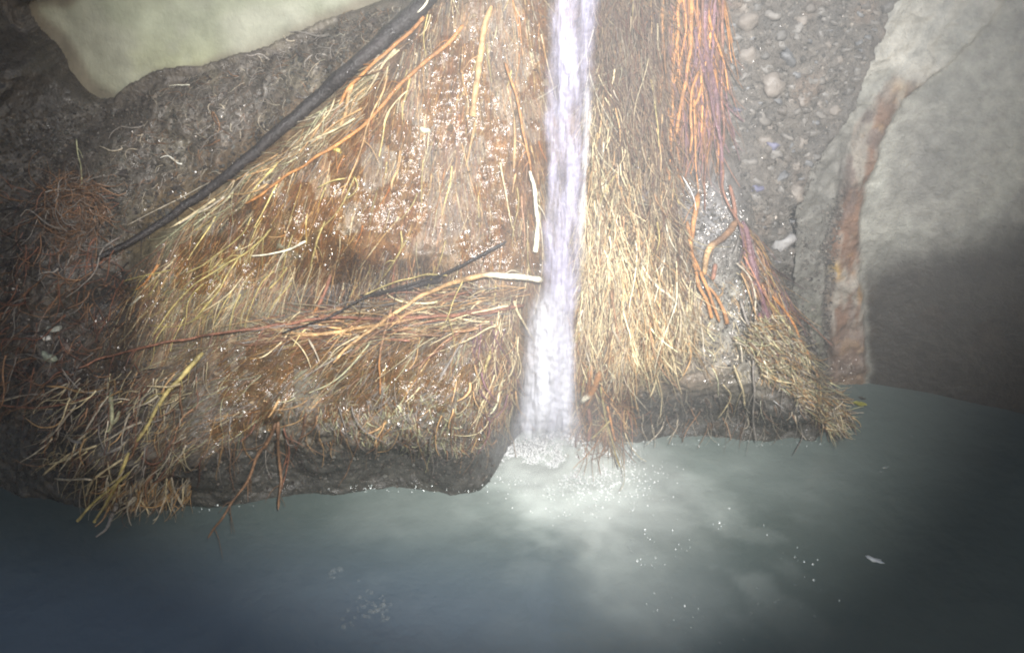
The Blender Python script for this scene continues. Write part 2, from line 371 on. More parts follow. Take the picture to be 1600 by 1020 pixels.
wr = wallr.build('concrete_wall', M_rust, wall_col, keep=lambda x, z: x > pier_edge(z) - .004 - .05 * (1 - sstep(.68, .62, z)))
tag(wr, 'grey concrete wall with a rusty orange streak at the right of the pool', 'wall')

# ------------------------------------------------------------------ earth and walls outside the picture, closing the place
def box_wall(name, pts, z0, z1, m, c, label=None, cat=None, kind=None):
    V = []; F = []
    for (x, y) in pts: V += [(x, y, z0), (x, y, z1)]
    for i in range(len(pts) - 1): F.append((2 * i, 2 * i + 2, 2 * i + 3, 2 * i + 1))
    o = link(name, mesh(name, V, F, np.tile(np.array(c), (len(V), 1)), False), m)
    tag(o, label, cat, kind=kind); return o

# ------------------------------------------------------------------ depth map of the surfaces, for laying roots on them
gu, gv = np.meshgrid(np.arange(-120, 1721, 6.0), np.arange(-160, 1021, 6.0))
dx, dy, dz = ray(gu, gv)
Dm = np.full(gu.shape, 3.2)
for Yt in np.arange(2.9, 1.3, -.008):
    x = dx / dy * Yt; z = CAM_H + dz / dy * Yt
    hit = (np.minimum(np.minimum(bank(x, z), grav(x, z)), wallr(x, z)) <= Yt) | (z <= 0)
    Dm = np.where(hit, Yt, Dm)
_p = np.pad(Dm, 1, mode='edge'); Dm = np.min([_p[a:a + Dm.shape[0], b:b + Dm.shape[1]] for a in (0, 1, 2) for b in (0, 1, 2)], axis=0) * .6 + Dm * .4
def depth(u, v):
    i = np.clip((u + 120) / 6, 0, gu.shape[1] - 1.001); j = np.clip((v + 160) / 6, 0, gu.shape[0] - 1.001); a = i.astype(int); b = j.astype(int); f = i - a; g = j - b
    return (Dm[b, a] * (1 - f) + Dm[b, a + 1] * f) * (1 - g) + (Dm[b + 1, a] * (1 - f) + Dm[b + 1, a + 1] * f) * g
def lay(uv, off):
    """pixel path (...,K,2) -> world path lying off metres in front of the surface"""
    u, v = uv[..., 0], uv[..., 1]
    Y = depth(u, v)
    for _ in range(2):       # roots bridge small hollows: smooth, but never sink
        Ys = Y.copy(); Ys[..., 1:-1] = (Y[..., :-2] + 2 * Y[..., 1:-1] + Y[..., 2:]) / 4
        Y = np.minimum(Y, Ys)
    return at(u, v, Y - off)

# ------------------------------------------------------------------ murky pool
def pool_mat():
    m = bpy.data.materials.new('murky_water'); m.use_nodes = True; n = m.node_tree; b = n.nodes['Principled BSDF']; L = n.links
    at_ = n.nodes.new('ShaderNodeAttribute'); at_.attribute_name = 'Col'; L.new(at_.outputs['Color'], b.inputs['Base Color'])
    b.inputs['Roughness'].default_value = .06; b.inputs['IOR'].default_value = 1.33
    geo = n.nodes.new('ShaderNodeNewGeometry'); prev = None
    for sc, d in ((6, .006), (28, .0018), (90, .0006)):
        t = n.nodes.new('ShaderNodeTexNoise'); t.inputs['Scale'].default_value = sc; t.inputs['Detail'].default_value = 3
        L.new(geo.outputs['Position'], t.inputs['Vector'])
        bp = n.nodes.new('ShaderNodeBump'); bp.inputs['Distance'].default_value = d; L.new(t.outputs['Fac'], bp.inputs['Height'])
        if prev: L.new(prev.outputs[0], bp.inputs['Normal'])
        prev = bp
    L.new(prev.outputs[0], b.inputs['Normal'])
    return m
M_pool = pool_mat()
X, Yw = np.meshgrid(np.arange(-3.5, 3.6, .011), np.arange(-1.5, 3.0, .011))
sh = X.shape
fall = at_water(865, 690); fx0, fy0 = fall[0], fall[1]
r = np.hypot(X - fx0, Yw - fy0)
Zw = .004 * fbm(X, Yw, 5, 3, 100) + .035 * np.exp(-(r / .11) ** 2) * (1 + 1.8 * fbm(X, Yw, 22, 4, 101)) + .010 * fbm(X, Yw, 22, 3, 102) * np.exp(-(r / .35) ** 2)
Vw = np.stack([X, Yw, Zw], -1).reshape(-1, 3)
idx = np.arange(X.size).reshape(sh); Fw = np.stack([idx[:-1, :-1], idx[:-1, 1:], idx[1:, 1:], idx[1:, :-1]], -1).reshape(-1, 4)
u, v = to_uv(Vw); x, y = Vw[:, 0], Vw[:, 1]
wob = 60 * fbm(x, y, 4, 4, 110)
c = np.tile(np.array([.11, .142, .132]), (len(Vw), 1))
c = lerp3(c, (.15, .20, .25), sstep(780, 980, v) * sstep(1400, 500, u))  # bluish ambient sky light on the near pool, painted into the water colour
pl = 1.4 * blob(u, v, 862, 700, 110, 60) + .75 * blob(u + wob, v, 930, 765, 95, 60) + .30 * blob(u + wob, v, 985, 845, 75, 90) + .16 * blob(u + wob, v + wob, 1060, 960, 80, 90) + .16 * blob(u + wob, v, 700, 800, 110, 50) + .14 * blob(u + wob, v, 1130, 740, 260, 60)
pl = pl + .10 * sstep(.05, .4, fbm(x, y, 5, 4, 112)) * blob(u, v, 900, 830, 420, 160)
pl = pl + .30 * sstep(-.02, .35, fbm(x + .4 * y, y, 6, 5, 116)) * blob(u, v, 950, 800, 190, 100) + .16 * sstep(0, .4, fbm(x + .5 * y, y, 9, 5, 118)) * blob(u, v, 1120, 880, 200, 110)
pl = pl * (1 - .5 * sstep(1250, 1400, u))
c = lerp3(c, (.07, .085, .075), sstep(1250, 1550, u) * .35)
pl = pl * (1 + .28 * fbm(x, y, 12, 4, 114))
c = lerp3(c, (.62, .68, .64), np.clip(pl, 0, .95))
water = link('water', mesh('water', Vw, Fw, c), M_pool)
tag(water, 'murky grey green pool with pale foam below the falling water', kind='structure')
pb = link('pool_bed', mesh('pool_bed', [(-4, -2, -.3), (4, -2, -.3), (4, 3.5, -.3), (-4, 3.5, -.3)], [(0, 1, 2, 3)], np.tile(np.array([.08, .07, .06]), (4, 1))), M_mud)
tag(pb, kind='structure')
# ------------------------------------------------------------------ haze: the damp air of the culvert
M_haze = bpy.data.materials.new('haze'); M_haze.use_nodes = True; n = M_haze.node_tree; n.nodes.clear()
pv = n.nodes.new('ShaderNodeVolumePrincipled'); pv.inputs['Density'].default_value = .032; pv.inputs['Color'].default_value = (.93, .97, 1, 1); pv.inputs['Anisotropy'].default_value = 0.0
on = n.nodes.new('ShaderNodeOutputMaterial'); n.links.new(pv.outputs[0], on.inputs['Volume'])
def cuboid(x0, x1, y0, y1, z0, z1):
    V = [(a, b, c) for a in (x0, x1) for b in (y0, y1) for c in (z0, z1)]
    return V, [(0, 1, 3, 2), (4, 6, 7, 5), (0, 4, 5, 1), (2, 3, 7, 6), (0, 2, 6, 4), (1, 5, 7, 3)]
Vh, Fh = cuboid(-4.2, 4.2, -2.3, 3.8, -1.3, 2.3)
hz = link('haze', mesh('haze', Vh, Fh, None, False), M_haze); tag(hz, kind='stuff')

# ------------------------------------------------------------------ palette
PAL = dict(straw=(.62, .52, .32), yellow=(.44, .36, .14), orange=(.44, .20, .065), brown=(.22, .125, .07), red=(.24, .11, .07), dark=(.026, .022, .022),
           white=(.85, .80, .62), purple=(.17, .09, .105), pale=(.50, .44, .34), tan=(.48, .30, .14), green=(.42, .42, .26), grey=(.22, .20, .18))

def one_root(label, pts, r0, r1, colour, off=6, colour2=None, split=.75, m=None, name='root', cat='root', side=0, rootlets=0, blunt=False):
    L = sum(math.dist(pts[i], pts[i + 1]) for i in range(len(pts) - 1)); K = max(10, int(L / 6))
    p = smooth_path(pts, K)
    t = np.linspace(0, 1, K)
    p = p + np.stack([2.2 * vnoise(t * L / 28, t * 0 + rng.uniform(0, 90)), 2.2 * vnoise(t * L / 28, t * 0 + rng.uniform(0, 90))], -1) * min(1, L / 120)
    R = (r0 + (r1 - r0) * t) * 1e-3 * (1 + .16 * vnoise(t * L / 14, t * 0 + rng.uniform(0, 90)) * min(1, 8 / max(r0, 8)) + min(1, 6 / max(r0, 6)) * .08 * vnoise(t * L / 5, t * 0 + 3))
    if not blunt: R[-1] *= .35
    R[0] *= .6
    W = lay(p[None], (off * 1e-3 + R * .6)[None])[0]
    for _ in range(int(max(r0, r1) * 2.5)):
        W[1:-1, 1] = (W[:-2, 1] + 2 * W[1:-1, 1] + W[2:, 1]) / 4
    W = at(p[:, 0], p[:, 1], W[:, 1])
    c = np.tile(np.array(PAL[colour]), (K, 1))
    if colour2: c = lerp3(c, PAL[colour2], sstep(split - .04, split + .04, t))
    c = c * (1 + .3 * vnoise(t * L / 22, t * 0 + rng.uniform(0, 90)) + .25 * vnoise(t * L / 6, t * 0 + rng.uniform(0, 90)))[:, None]
    base = W[0].copy()
    sides = 10 if max(r0, r1) > 6 else 7
    V, F, Cc = tubes(W[None] - base, R[None], c[None], sides)
    # end caps
    Kc = len(V); V = np.vstack([V, [W[0] - base], [W[-1] - base]]); Cc = np.vstack([Cc, Cc[:1], np.minimum(Cc[-1:] * 1.3, .9)])
    capF = [(Kc, (i + 1) % sides, i, i) for i in range(sides)]
    capF += [(Kc + 1, Kc - sides + i, Kc - sides + (i + 1) % sides, Kc + 1) for i in range(sides)]
    me = bpy.data.meshes.new(name)
    faces = [tuple(f) for f in F] + [(f[0], f[1], f[2]) for f in capF[:sides]] + [(f[0], f[1], f[2]) for f in capF[sides:]]
    me.from_pydata([tuple(q) for q in V], [], faces)
    me.polygons.foreach_set('use_smooth', np.ones(len(faces), bool))
    ca = me.color_attributes.new('Col', 'FLOAT_COLOR', 'POINT'); c4 = np.ones((len(V), 4), np.float32); c4[:, :3] = Cc; ca.data.foreach_set('color', c4.ravel())
    o = link(name, me, m or M_root); o.location = base
    tag(o, label, cat)
    for _ in range(max(rootlets, int(L / 70))):
        i = rng.integers(2, K - 3); q = p[i]; d = p[i + 1] - p[i]; a = math.atan2(d[1], d[0]) + rng.choice([-1, 1]) * rng.uniform(.4, 1.1)
        l = rng.uniform(12, 38); qq = smooth_path([q, q + l * .5 * np.array([math.cos(a), math.sin(a)]), q + l * np.array([math.cos(a), math.sin(a) + .4])], 7)
        Wl = lay(qq[None], np.full((1, 7), off * 1e-3 + .004)); Rl = np.linspace(.0011, .0004, 7)[None]
        Vl, Fl, Cl = tubes(Wl - base, Rl, np.array([c[i]]), 4)
        link('rootlet', mesh('rootlet', Vl, Fl, Cl), M_fibre, o)
    return o

R_ = one_root
R_('thick black wet branch running diagonally down left from the top edge of the photo', [(705, -50), (655, 10), (600, 62), (520, 132), (440, 202), (360, 268), (290, 320), (210, 375), (150, 405)], 25, 7, 'dark', 14, m=M_dark, name='branch', cat='branch', rootlets=6)
R_('pale dry strip of bark lying across the top of the black branch', [(672, -20), (668, 2), (655, 18), (645, 24)], 4, 1.5, 'white', 46)
R_('long thin glinting root along the upper side of the black branch', [(400, 238), (350, 272), (320, 288), (270, 316), (200, 352)], 1.8, 1.0, 'pale', 10)
R_('red orange root just under the black branch near the top', [(664, 26), (640, 52), (610, 76), (575, 108), (548, 135), (530, 170)], 5.5, 3.5, 'orange', 12)
R_('long orange root slanting down left across the upper fan', [(724, 40), (694, 72), (655, 104), (612, 146), (580, 184), (545, 214), (500, 243), (455, 270), (410, 302), (380, 318)], 5.5, 3.0, 'orange', 14, rootlets=8)
R_('short tan root standing steeply below the long orange one', [(552, 128), (545, 150), (540, 175), (530, 200)], 7, 3, 'tan', 5)
R_('yellowish thin root crossing behind the long orange root and curling down', [(608, 120), (590, 160), (574, 195), (560, 240), (545, 280), (533, 312)], 2.4, 1.5, 'tan', 20)
R_('straight straw coloured root beside the black branch, pointing right', [(556, 184), (530, 200), (500, 213), (478, 225), (452, 238)], 3.0, 1.6, 'straw', 18)
R_('short hooked straw root looping near the black branch', [(523, 152), (515, 172), (498, 196), (478, 214)], 1.8, 1.2, 'straw', 16)
R_('curled yellow root forming a hook in the middle of the fan', [(553, 275), (558, 290), (552, 302), (540, 311)], 1.8, 1.3, 'yellow', 14)
R_('short pale yellow root lying level left of the hooked one', [(540, 279), (522, 282), (505, 289), (495, 294)], 2.0, 1.2, 'yellow', 14)
R_('small yellow root with a blob end under the orange root', [(629, 234), (622, 262), (614, 282), (612, 298)], 1.8, 3.2, 'tan', 12)
R_('curved straw root hanging off the orange root', [(638, 142), (618, 158), (605, 178), (598, 198)], 1.8, 1.0, 'straw', 12)
R_('fat ochre root hanging straight down from the top, left of the pale lumps', [(766, 12), (757, 50), (752, 88), (745, 130), (740, 165), (737, 182)], 6.5, 8.0, 'tan', 8, blunt=True)
R_('ochre root tip continuing below the fat ochre root', [(742, 190), (738, 215), (732, 240), (727, 262)], 4.0, 1.5, 'tan', 8)
R_('orange root running down to the peeled white root left of the fall', [(788, 98), (796, 120), (806, 150), (814, 190), (822, 225), (827, 250), (830, 272)], 3.2, 3.0, 'orange', 16)
R_('peeled white root hanging beside the left edge of the falling water', [(829, 268), (834, 292), (838, 320), (839, 350), (836, 395)], 4.2, 6.2, 'white', 20, blunt=True)
R_('tan spindly root with a swollen end left of the orange root', [(803, 185), (805, 220), (804, 245), (803, 265)], 2.2, 4.2, 'tan', 10)
R_('tiny tan root end below the swollen one', [(806, 272), (803, 285), (800, 302)], 2.8, 1.2, 'tan', 10)
R_('arched brown root ending in a pale cut tip at the falling water', [(520, 566), (560, 530), (600, 500), (640, 474), (680, 452), (720, 438), (765, 430), (805, 432), (846, 438)], 3.0, 7.0, 'tan', 28, colour2='white', split=.77, blunt=True, rootlets=6)
R_('second brown root just under the arched one', [(540, 560), (590, 520), (630, 492), (670, 470), (715, 455)], 3.0, 3.5, 'brown', 20, rootlets=4)
R_('long level red brown root across the middle of the bank', [(820, 478), (760, 486), (700, 492), (640, 497), (560, 497), (480, 500), (440, 508), (360, 520), (280, 532), (200, 548), (120, 575)], 5.0, 2.2, 'red', 24, rootlets=10)
R_('ochre level root below the red brown one', [(640, 500), (600, 508), (560, 514), (520, 520), (480, 522), (450, 518)], 4.6, 4.0, 'tan', 22)
R_('black glinting cord-like root crossing the hollow in the middle', [(790, 376), (750, 400), (700, 424), (650, 442), (600, 455), (560, 470), (520, 492), (480, 508), (440, 522)], 3.6, 2.4, 'dark', 34, m=M_dark)
R_('thick black root above the hollow', [(690, 436), (650, 446), (610, 456), (560, 463)], 6, 4.5, 'dark', 22, m=M_dark)
R_('thin yellowish root arching above the black cord', [(700, 432), (670, 429), (640, 434), (600, 448), (570, 462)], 2.2, 1.2, 'yellow', 30)
R_('brown root with forked top hanging under the arched root', [(612, 482), (604, 510), (596, 545), (592, 580), (594, 618)], 4.0, 1.8, 'brown', 22, colour2='orange', split=.6)
R_('thin yellow curved root crossing the arched root', [(722, 440), (708, 470), (698, 496), (690, 520)], 1.6, 1.0, 'yellow', 34)
R_('curved yellow root above the black cord', [(627, 360), (628, 385), (612, 415), (598, 435), (585, 450)], 2.2, 1.6, 'yellow', 12)
R_('long yellow root through the left of the fan', [(425, 360), (408, 376), (370, 404), (330, 428), (300, 448), (270, 480), (252, 505), (238, 528)], 2.6, 1.4, 'yellow', 12, rootlets=5)
R_('yellow root parallel above the long yellow one', [(392, 338), (380, 362), (355, 384), (335, 400), (318, 413), (288, 428)], 2.0, 1.6, 'yellow', 10, rootlets=3)
R_('forked yellow root in the left of the fan', [(370, 405), (352, 436), (332, 466), (312, 490), (300, 504)], 2.2, 1.6, 'yellow', 12)
R_('second arm of the forked yellow root', [(380, 432), (360, 456), (335, 475), (315, 488)], 1.8, 1.4, 'straw', 12)
R_('pale straw root lying level above the hollow', [(477, 378), (455, 388), (435, 394), (405, 400), (392, 401)], 3.0, 1.6, 'white', 16)
R_('straight yellow root below the pale level one', [(448, 418), (436, 436), (420, 452)], 2.4, 1.6, 'yellow', 12)
R_('steep yellow root in the middle of the fan', [(508, 345), (500, 366), (493, 388), (484, 422)], 2.2, 1.6, 'yellow', 12)
R_('short pale stub of root by the dark hole at left', [(221, 462), (212, 470), (203, 478)], 2.2, 3.0, 'white', 10)
R_('long faint yellow root reaching left below the branch', [(268, 421), (245, 427), (215, 432), (188, 440)], 2.2, 1.2, 'yellow', 8)
R_('ochre straw root just under the lower end of the branch', [(336, 312), (312, 328), (290, 342), (266, 356)], 3.2, 1.8, 'straw', 14)
R_('small faint ochre root below the lower end of the black branch', [(328, 345), (318, 352), (306, 360)], 1.8, 1.2, 'yellow', 8)
R_('red root descending into the left side of the hollow', [(516, 430), (508, 455), (498, 475), (488, 492)], 5.5, 3.0, 'red', 8, colour2='orange')
R_('pale crooked root stub left of the middle', [(482, 528), (490, 545), (500, 568)], 3.0, 1.6, 'pale', 18)
R_('thin root arching down left of the pale stub', [(452, 525), (468, 540), (480, 558), (486, 575)], 1.6, 1.0, 'straw', 20)
R_('long yellow root running down left to the pool, thickest of the lower heap', [(316, 552), (290, 580), (262, 612), (242, 645), (228, 668), (212, 690)], 5.5, 4.2, 'yellow', 26, rootlets=5)
R_('straight yellow root continuing down over the pool edge', [(203, 706), (192, 730), (180, 758), (165, 790), (148, 816)], 4.2, 3.6, 'yellow', 24, blunt=True)
R_('shorter yellow root crossing the straight yellow one over the pool edge', [(202, 738), (180, 758), (150, 782), (120, 812)], 3.2, 3.4, 'yellow', 30, blunt=True)
R_('forked pale yellow root above the crossing ones', [(190, 718), (165, 735), (145, 750), (134, 778)], 3.0, 2.2, 'straw', 26)
R_('pale level root sticking out left over the water', [(144, 750), (128, 748), (108, 749), (86, 747)], 2.6, 2.4, 'pale', 26, blunt=True)
R_('long straw root pointing far left over the pool', [(150, 697), (122, 707), (98, 720), (74, 725)], 2.8, 1.8, 'straw', 24)
R_('straw root branching down left beside the far-left one', [(110, 708), (86, 726), (66, 743)], 2.4, 1.8, 'straw', 22)
R_('pale bent twig sloping left in the lower heap', [(222, 660), (200, 668), (182, 679), (164, 690)], 3.0, 2.0, 'pale', 26)
R_('pale green stalk with a knobbed top, standing upright in the lower heap', [(174, 612), (174, 635), (175, 655), (172, 670), (163, 674)], 6.0, 2.8, 'green', 24)
R_('pale green side shoot of the knobbed stalk', [(187, 642), (182, 655), (174, 664)], 3.6, 4.0, 'green', 20)
R_('slender pale root left of the knobbed stalk', [(166, 622), (150, 644), (142, 660), (134, 675)], 2.4, 2.0, 'pale', 20)
R_('slender pale root at far left, sloping down', [(118, 632), (102, 655), (84, 676), (62, 696)], 2.4, 2.0, 'pale', 18)
R_('curved orange brown root bowing downward in the lower heap', [(220, 714), (232, 724), (246, 723), (257, 716), (262, 705)], 2.4, 1.8, 'red', 18)
R_('pale curved twig at the right end of the lower heap', [(268, 746), (271, 762), (279, 778), (287, 792)], 2.6, 3.2, 'pale', 16)
R_('red brown root lying level above the knobbed stalk', [(72, 604), (100, 606), (128, 614), (168, 606)], 2.6, 1.6, 'tan', 18)
R_('long red root lying level in the dark at far left', [(168, 616), (130, 622), (95, 632), (30, 636), (-20, 628)], 2.8, 2.0, 'red', 16)
R_('pale pinkish root at the left edge of the photo', [(-15, 628), (10, 624), (38, 616)], 2.6, 1.4, 'pale', 16)
R_('faint arched root in the dark at the left edge', [(4, 500), (12, 482), (28, 470), (48, 466)], 2.0, 1.4, 'grey', 14)
R_('thin greenish stem standing up in the dark mud at left', [(120, 217), (122, 240), (127, 262), (128, 296)], 1.8, 1.8, 'green', 16)
R_('wet brown root hanging into the pool, longest of the three', [(432, 662), (418, 690), (402, 716), (388, 750), (364, 784), (345, 812), (326, 842)], 4.6, 2.2, 'brown', 20, rootlets=8)
R_('wet brown root hanging straight down beside the longest one', [(436, 660), (434, 690), (437, 725), (440, 760), (434, 796)], 4.2, 2.6, 'brown', 24, rootlets=5)
R_('thin wet root hanging over the pool, right of two thicker brown ones', [(444, 668), (452, 700), (448, 735), (438, 770)], 2.4, 1.4, 'red', 28, rootlets=4)
R_('dark thin stick slanting on the lower mound below the arched root', [(730, 520), (715, 545), (700, 570), (686, 592)], 3.4, 3.0, 'grey', 8)
R_('ochre leafy root shred left of the lower fall', [(768, 545), (762, 565), (757, 580), (752, 600)], 5.0, 2.0, 'yellow', 12)
R_('leftmost orange root hanging straight from the top edge, right of the straw curtain', [(1037, -40), (1036, 60), (1034, 140), (1032, 200), (1034, 235), (1040, 262), (1052, 296)], 4.8, 3.2, 'orange', 34)
R_('second orange root from the left in the hanging bundle', [(1062, -40), (1058, 60), (1052, 120), (1050, 170), (1046, 220), (1058, 260), (1068, 290)], 4.6, 2.8, 'orange', 26)
R_('thick orange root in the middle of the hanging bundle', [(1080, -40), (1078, 60), (1074, 100), (1066, 150), (1060, 185), (1058, 210)], 6.0, 4.6, 'orange', 30)
R_('orange root bending left then down at the end of the bundle', [(1092, 110), (1080, 150), (1078, 175), (1080, 210), (1076, 240)], 4.2, 3.0, 'orange', 38)
R_('forked orange root at the lower right of the bundle', [(1098, 130), (1090, 155), (1082, 168)], 3.6, 3.4, 'orange', 36)
R_('broad dark purple root at the right of the hanging bundle', [(1106, -40), (1102, 30), (1100, 60), (1108, 100), (1118, 150), (1122, 200), (1126, 250), (1126, 300)], 11, 4.5, 'purple', 18)
R_('purple root curving through the bundle and down', [(1085, 45), (1096, 90), (1106, 130), (1116, 180), (1126, 225)], 4.6, 3.0, 'purple', 36)
R_('straight purple root at the right edge of the bundle', [(1130, -40), (1128, 60), (1128, 140), (1130, 210), (1128, 270), (1136, 315), (1156, 350), (1166, 392)], 4.4, 2.6, 'red', 26)
R_('dark red stem hanging left of the straight purple root', [(1117, -40), (1116, 40), (1112, 90), (1116, 140)], 4.0, 2.6, 'purple', 34)
R_('fat orange root bulging from the grey mud below the bundle', [(1092, 302), (1086, 330), (1082, 352), (1082, 380)], 7.5, 4.5, 'orange', 18)
R_('left one of two long orange roots below the bulge', [(1074, 345), (1080, 380), (1086, 420), (1090, 445), (1104, 470), (1112, 498)], 4.6, 4.4, 'orange', 26, blunt=True)
R_('right one of two long orange roots below the bulge', [(1084, 400), (1094, 425), (1104, 452), (1116, 478), (1124, 505)], 4.0, 3.6, 'orange', 26)
R_('small orange root with a knobbed end right of the two long ones', [(1108, 450), (1122, 466), (1132, 488), (1136, 506)], 3.0, 5.0, 'orange', 18, blunt=True)
R_('forked brown root arching from upper right into an orange end', [(1150, 345), (1135, 368), (1112, 384), (1103, 400), (1100, 430)], 10, 6.5, 'brown', 24, colour2='tan', split=.55)
R_('short red root end under the forked brown root', [(1118, 412), (1116, 425), (1114, 436)], 6, 6, 'red', 14, blunt=True)
R_('upright red root above the fork', [(1140, 290), (1146, 315), (1150, 345)], 5, 6, 'red', 20)
R_('thick dark glistening root running down to the twiggy tail', [(1160, 345), (1168, 370), (1173, 400), (1182, 440), (1194, 478), (1206, 512)], 7.5, 5.0, 'purple', 26, m=M_dark, rootlets=8)
R_('thin dark root right of the thick glistening one', [(1182, 385), (1194, 405), (1199, 440), (1204, 480)], 3.4, 2.4, 'brown', 26, rootlets=3)
R_('pale thin root hanging left of the thick glistening one', [(1150, 412), (1170, 432), (1179, 460), (1182, 495), (1184, 540)], 2.6, 1.8, 'pale', 24, rootlets=3)
R_('orange root sloping along the right edge of the tail', [(1208, 462), (1228, 488), (1244, 515), (1256, 540), (1268, 560)], 3.6, 3.2, 'orange', 30, blunt=True)
R_('yellow root just left of the orange root sloping along the tail', [(1200, 470), (1224, 500), (1240, 530), (1262, 560)], 2.8, 2.4, 'yellow', 26)
R_('long dark twig slanting through the tail to its tip', [(1158, 465), (1166, 500), (1184, 535), (1212, 570), (1240, 602), (1262, 625)], 3.2, 2.2, 'grey', 28, rootlets=10)
R_('straw twig hanging below the tail over the dark water edge', [(1148, 570), (1155, 590), (1162, 612), (1165, 638)], 1.8, 2.2, 'straw', 34)
R_('thin straw root hanging over the dark undercut', [(1130, 600), (1142, 618), (1132, 640), (1120, 655)], 1.8, 1.2, 'straw', 28)
R_('dark wet root hanging into the pool below the tail', [(1176, 560), (1178, 610), (1176, 650), (1182, 690)], 3.0, 2.2, 'grey', 30, rootlets=3)
R_('long pale straw root hanging loose from the curtain', [(1058, 500), (1048, 535), (1036, 565), (1024, 595), (1015, 622)], 2.4, 2.2, 'straw', 36)
R_('thin crooked root under the curtain', [(1028, 590), (1034, 620), (1031, 656)], 1.4, 1.0, 'straw', 30)
R_('bold white root slanting down right over the curtain', [(1002, 405), (1008, 425), (1026, 446), (1046, 462), (1060, 478)], 2.6, 3.4, 'white', 50)
R_('white root standing inside the lower fall', [(868, 488), (867, 520), (865, 555), (861, 592)], 5.0, 7.0, 'white', 44, blunt=True)
R_('slim yellowish root inside the right side of the lower fall', [(893, 508), (893, 545), (887, 575), (874, 598)], 2.6, 3.0, 'straw', 44)
R_('dark frayed stub at the foot of the white root', [(860, 594), (858, 615), (853, 640), (851, 658)], 6.0, 2.0, 'dark', 46, m=M_dark, rootlets=5)
R_('dark frayed twig right of the stub', [(868, 600), (878, 618), (872, 640)], 3.4, 1.6, 'brown', 46, rootlets=4)
R_('upright orange root stub at the right foot of the fall', [(921, 572), (922, 595), (920, 612)], 6.0, 6.0, 'orange', 36, blunt=True)
R_('thick orange broken root at the foot of the fall with a pale end', [(938, 582), (930, 600), (922, 615), (910, 625)], 7.5, 7.5, 'orange', 46, colour2='white', split=.75, blunt=True)
R_('brown wet root bending beside the foot of the fall', [(940, 490), (950, 512), (955, 535), (950, 552), (944, 568)], 4.4, 4.6, 'brown', 44, colour2='tan', split=.6, blunt=True)
R_('pale torn root shred above the orange broken root', [(912, 484), (904, 500), (908, 518), (918, 545), (928, 570)], 6.0, 2.6, 'white', 40, colour2='brown', split=.4)
R_('red brown upright root entering the foam', [(920, 640), (922, 665), (920, 690)], 6.5, 5.0, 'red', 40)
R_('long yellow root dipping into the foam', [(938, 605), (944, 640), (954, 675), (962, 705), (970, 730)], 3.2, 2.2, 'yellow', 40)
R_('orange root dipping into the foam beside the long yellow one', [(950, 635), (956, 665), (962, 690)], 3.4, 2.6, 'orange', 46)
R_('slanting yellow root crossing two yellow roots that dip into the foam', [(955, 655), (940, 672), (924, 686)], 2.4, 2.0, 'yellow', 50)
R_('thin yellow root at the left foot of the fall', [(806, 610), (808, 636), (822, 652), (838, 676)], 2.6, 2.4, 'tan', 40)

# ------------------------------------------------------------------ mats of fine roots
def inside(poly, u, v):
    ok = np.zeros(u.shape, bool); n_ = len(poly); j = n_ - 1
    for i in range(n_):
        xi, yi = poly[i]; xj, yj = poly[j]
        ok ^= ((yi > v) != (yj > v)) & (u < (xj - xi) * (v - yi) / (yj - yi + 1e-9) + xi); j = i
    return ok
def scatter(poly, n_):
    a = np.array(poly, float); out = np.zeros((0, 2))
    while len(out) < n_:
        q = rng.uniform(a.min(0), a.max(0), (n_ * 3, 2)); out = np.vstack([out, q[inside(poly, q[:, 0], q[:, 1])]])
    return out[:n_]
def gen(poly, n_, dirfn, lr, K, wig, offr, jit):
    st = scatter(poly, n_); L = rng.uniform(*lr, n_) * rng.uniform(.6, 1, n_)
    st[:, 0] += 9 * vnoise(st[:, 0] / 11, st[:, 1] / 60)
    th = dirfn(st[:, 0], st[:, 1]) + rng.normal(0, jit * .75, n_) + jit * 1.1 * vnoise(st[:, 0] / 34 + 3, st[:, 1] / 48)
    P = np.zeros((n_, K, 2)); P[:, 0] = st; cur = rng.normal(0, wig, n_)
    for k in range(1, K):
        cur = cur * .8 + rng.normal(0, wig, n_); th = th + cur
        th = th + .10 * (dirfn(P[:, k - 1, 0], P[:, k - 1, 1]) - th)
        P[:, k, 0] = P[:, k - 1, 0] + np.cos(th) * L / (K - 1); P[:, k, 1] = P[:, k - 1, 1] + np.sin(th) * L / (K - 1)
    off = rng.uniform(*offr, n_)[:, None] * (1 + .5 * rng.normal(0, 1, (n_, 1)) * np.linspace(-.5, .5, K)[None]) * 1e-3
    return P, np.maximum(off, .0005)
def pick(names, n_, u=None, v=None, var=.3):
    c = np.array([PAL[k] for k in names])[rng.integers(0, len(names), n_)]
    return np.clip(c * np.exp(rng.normal(0, var, (n_, 1))), 0, .85)
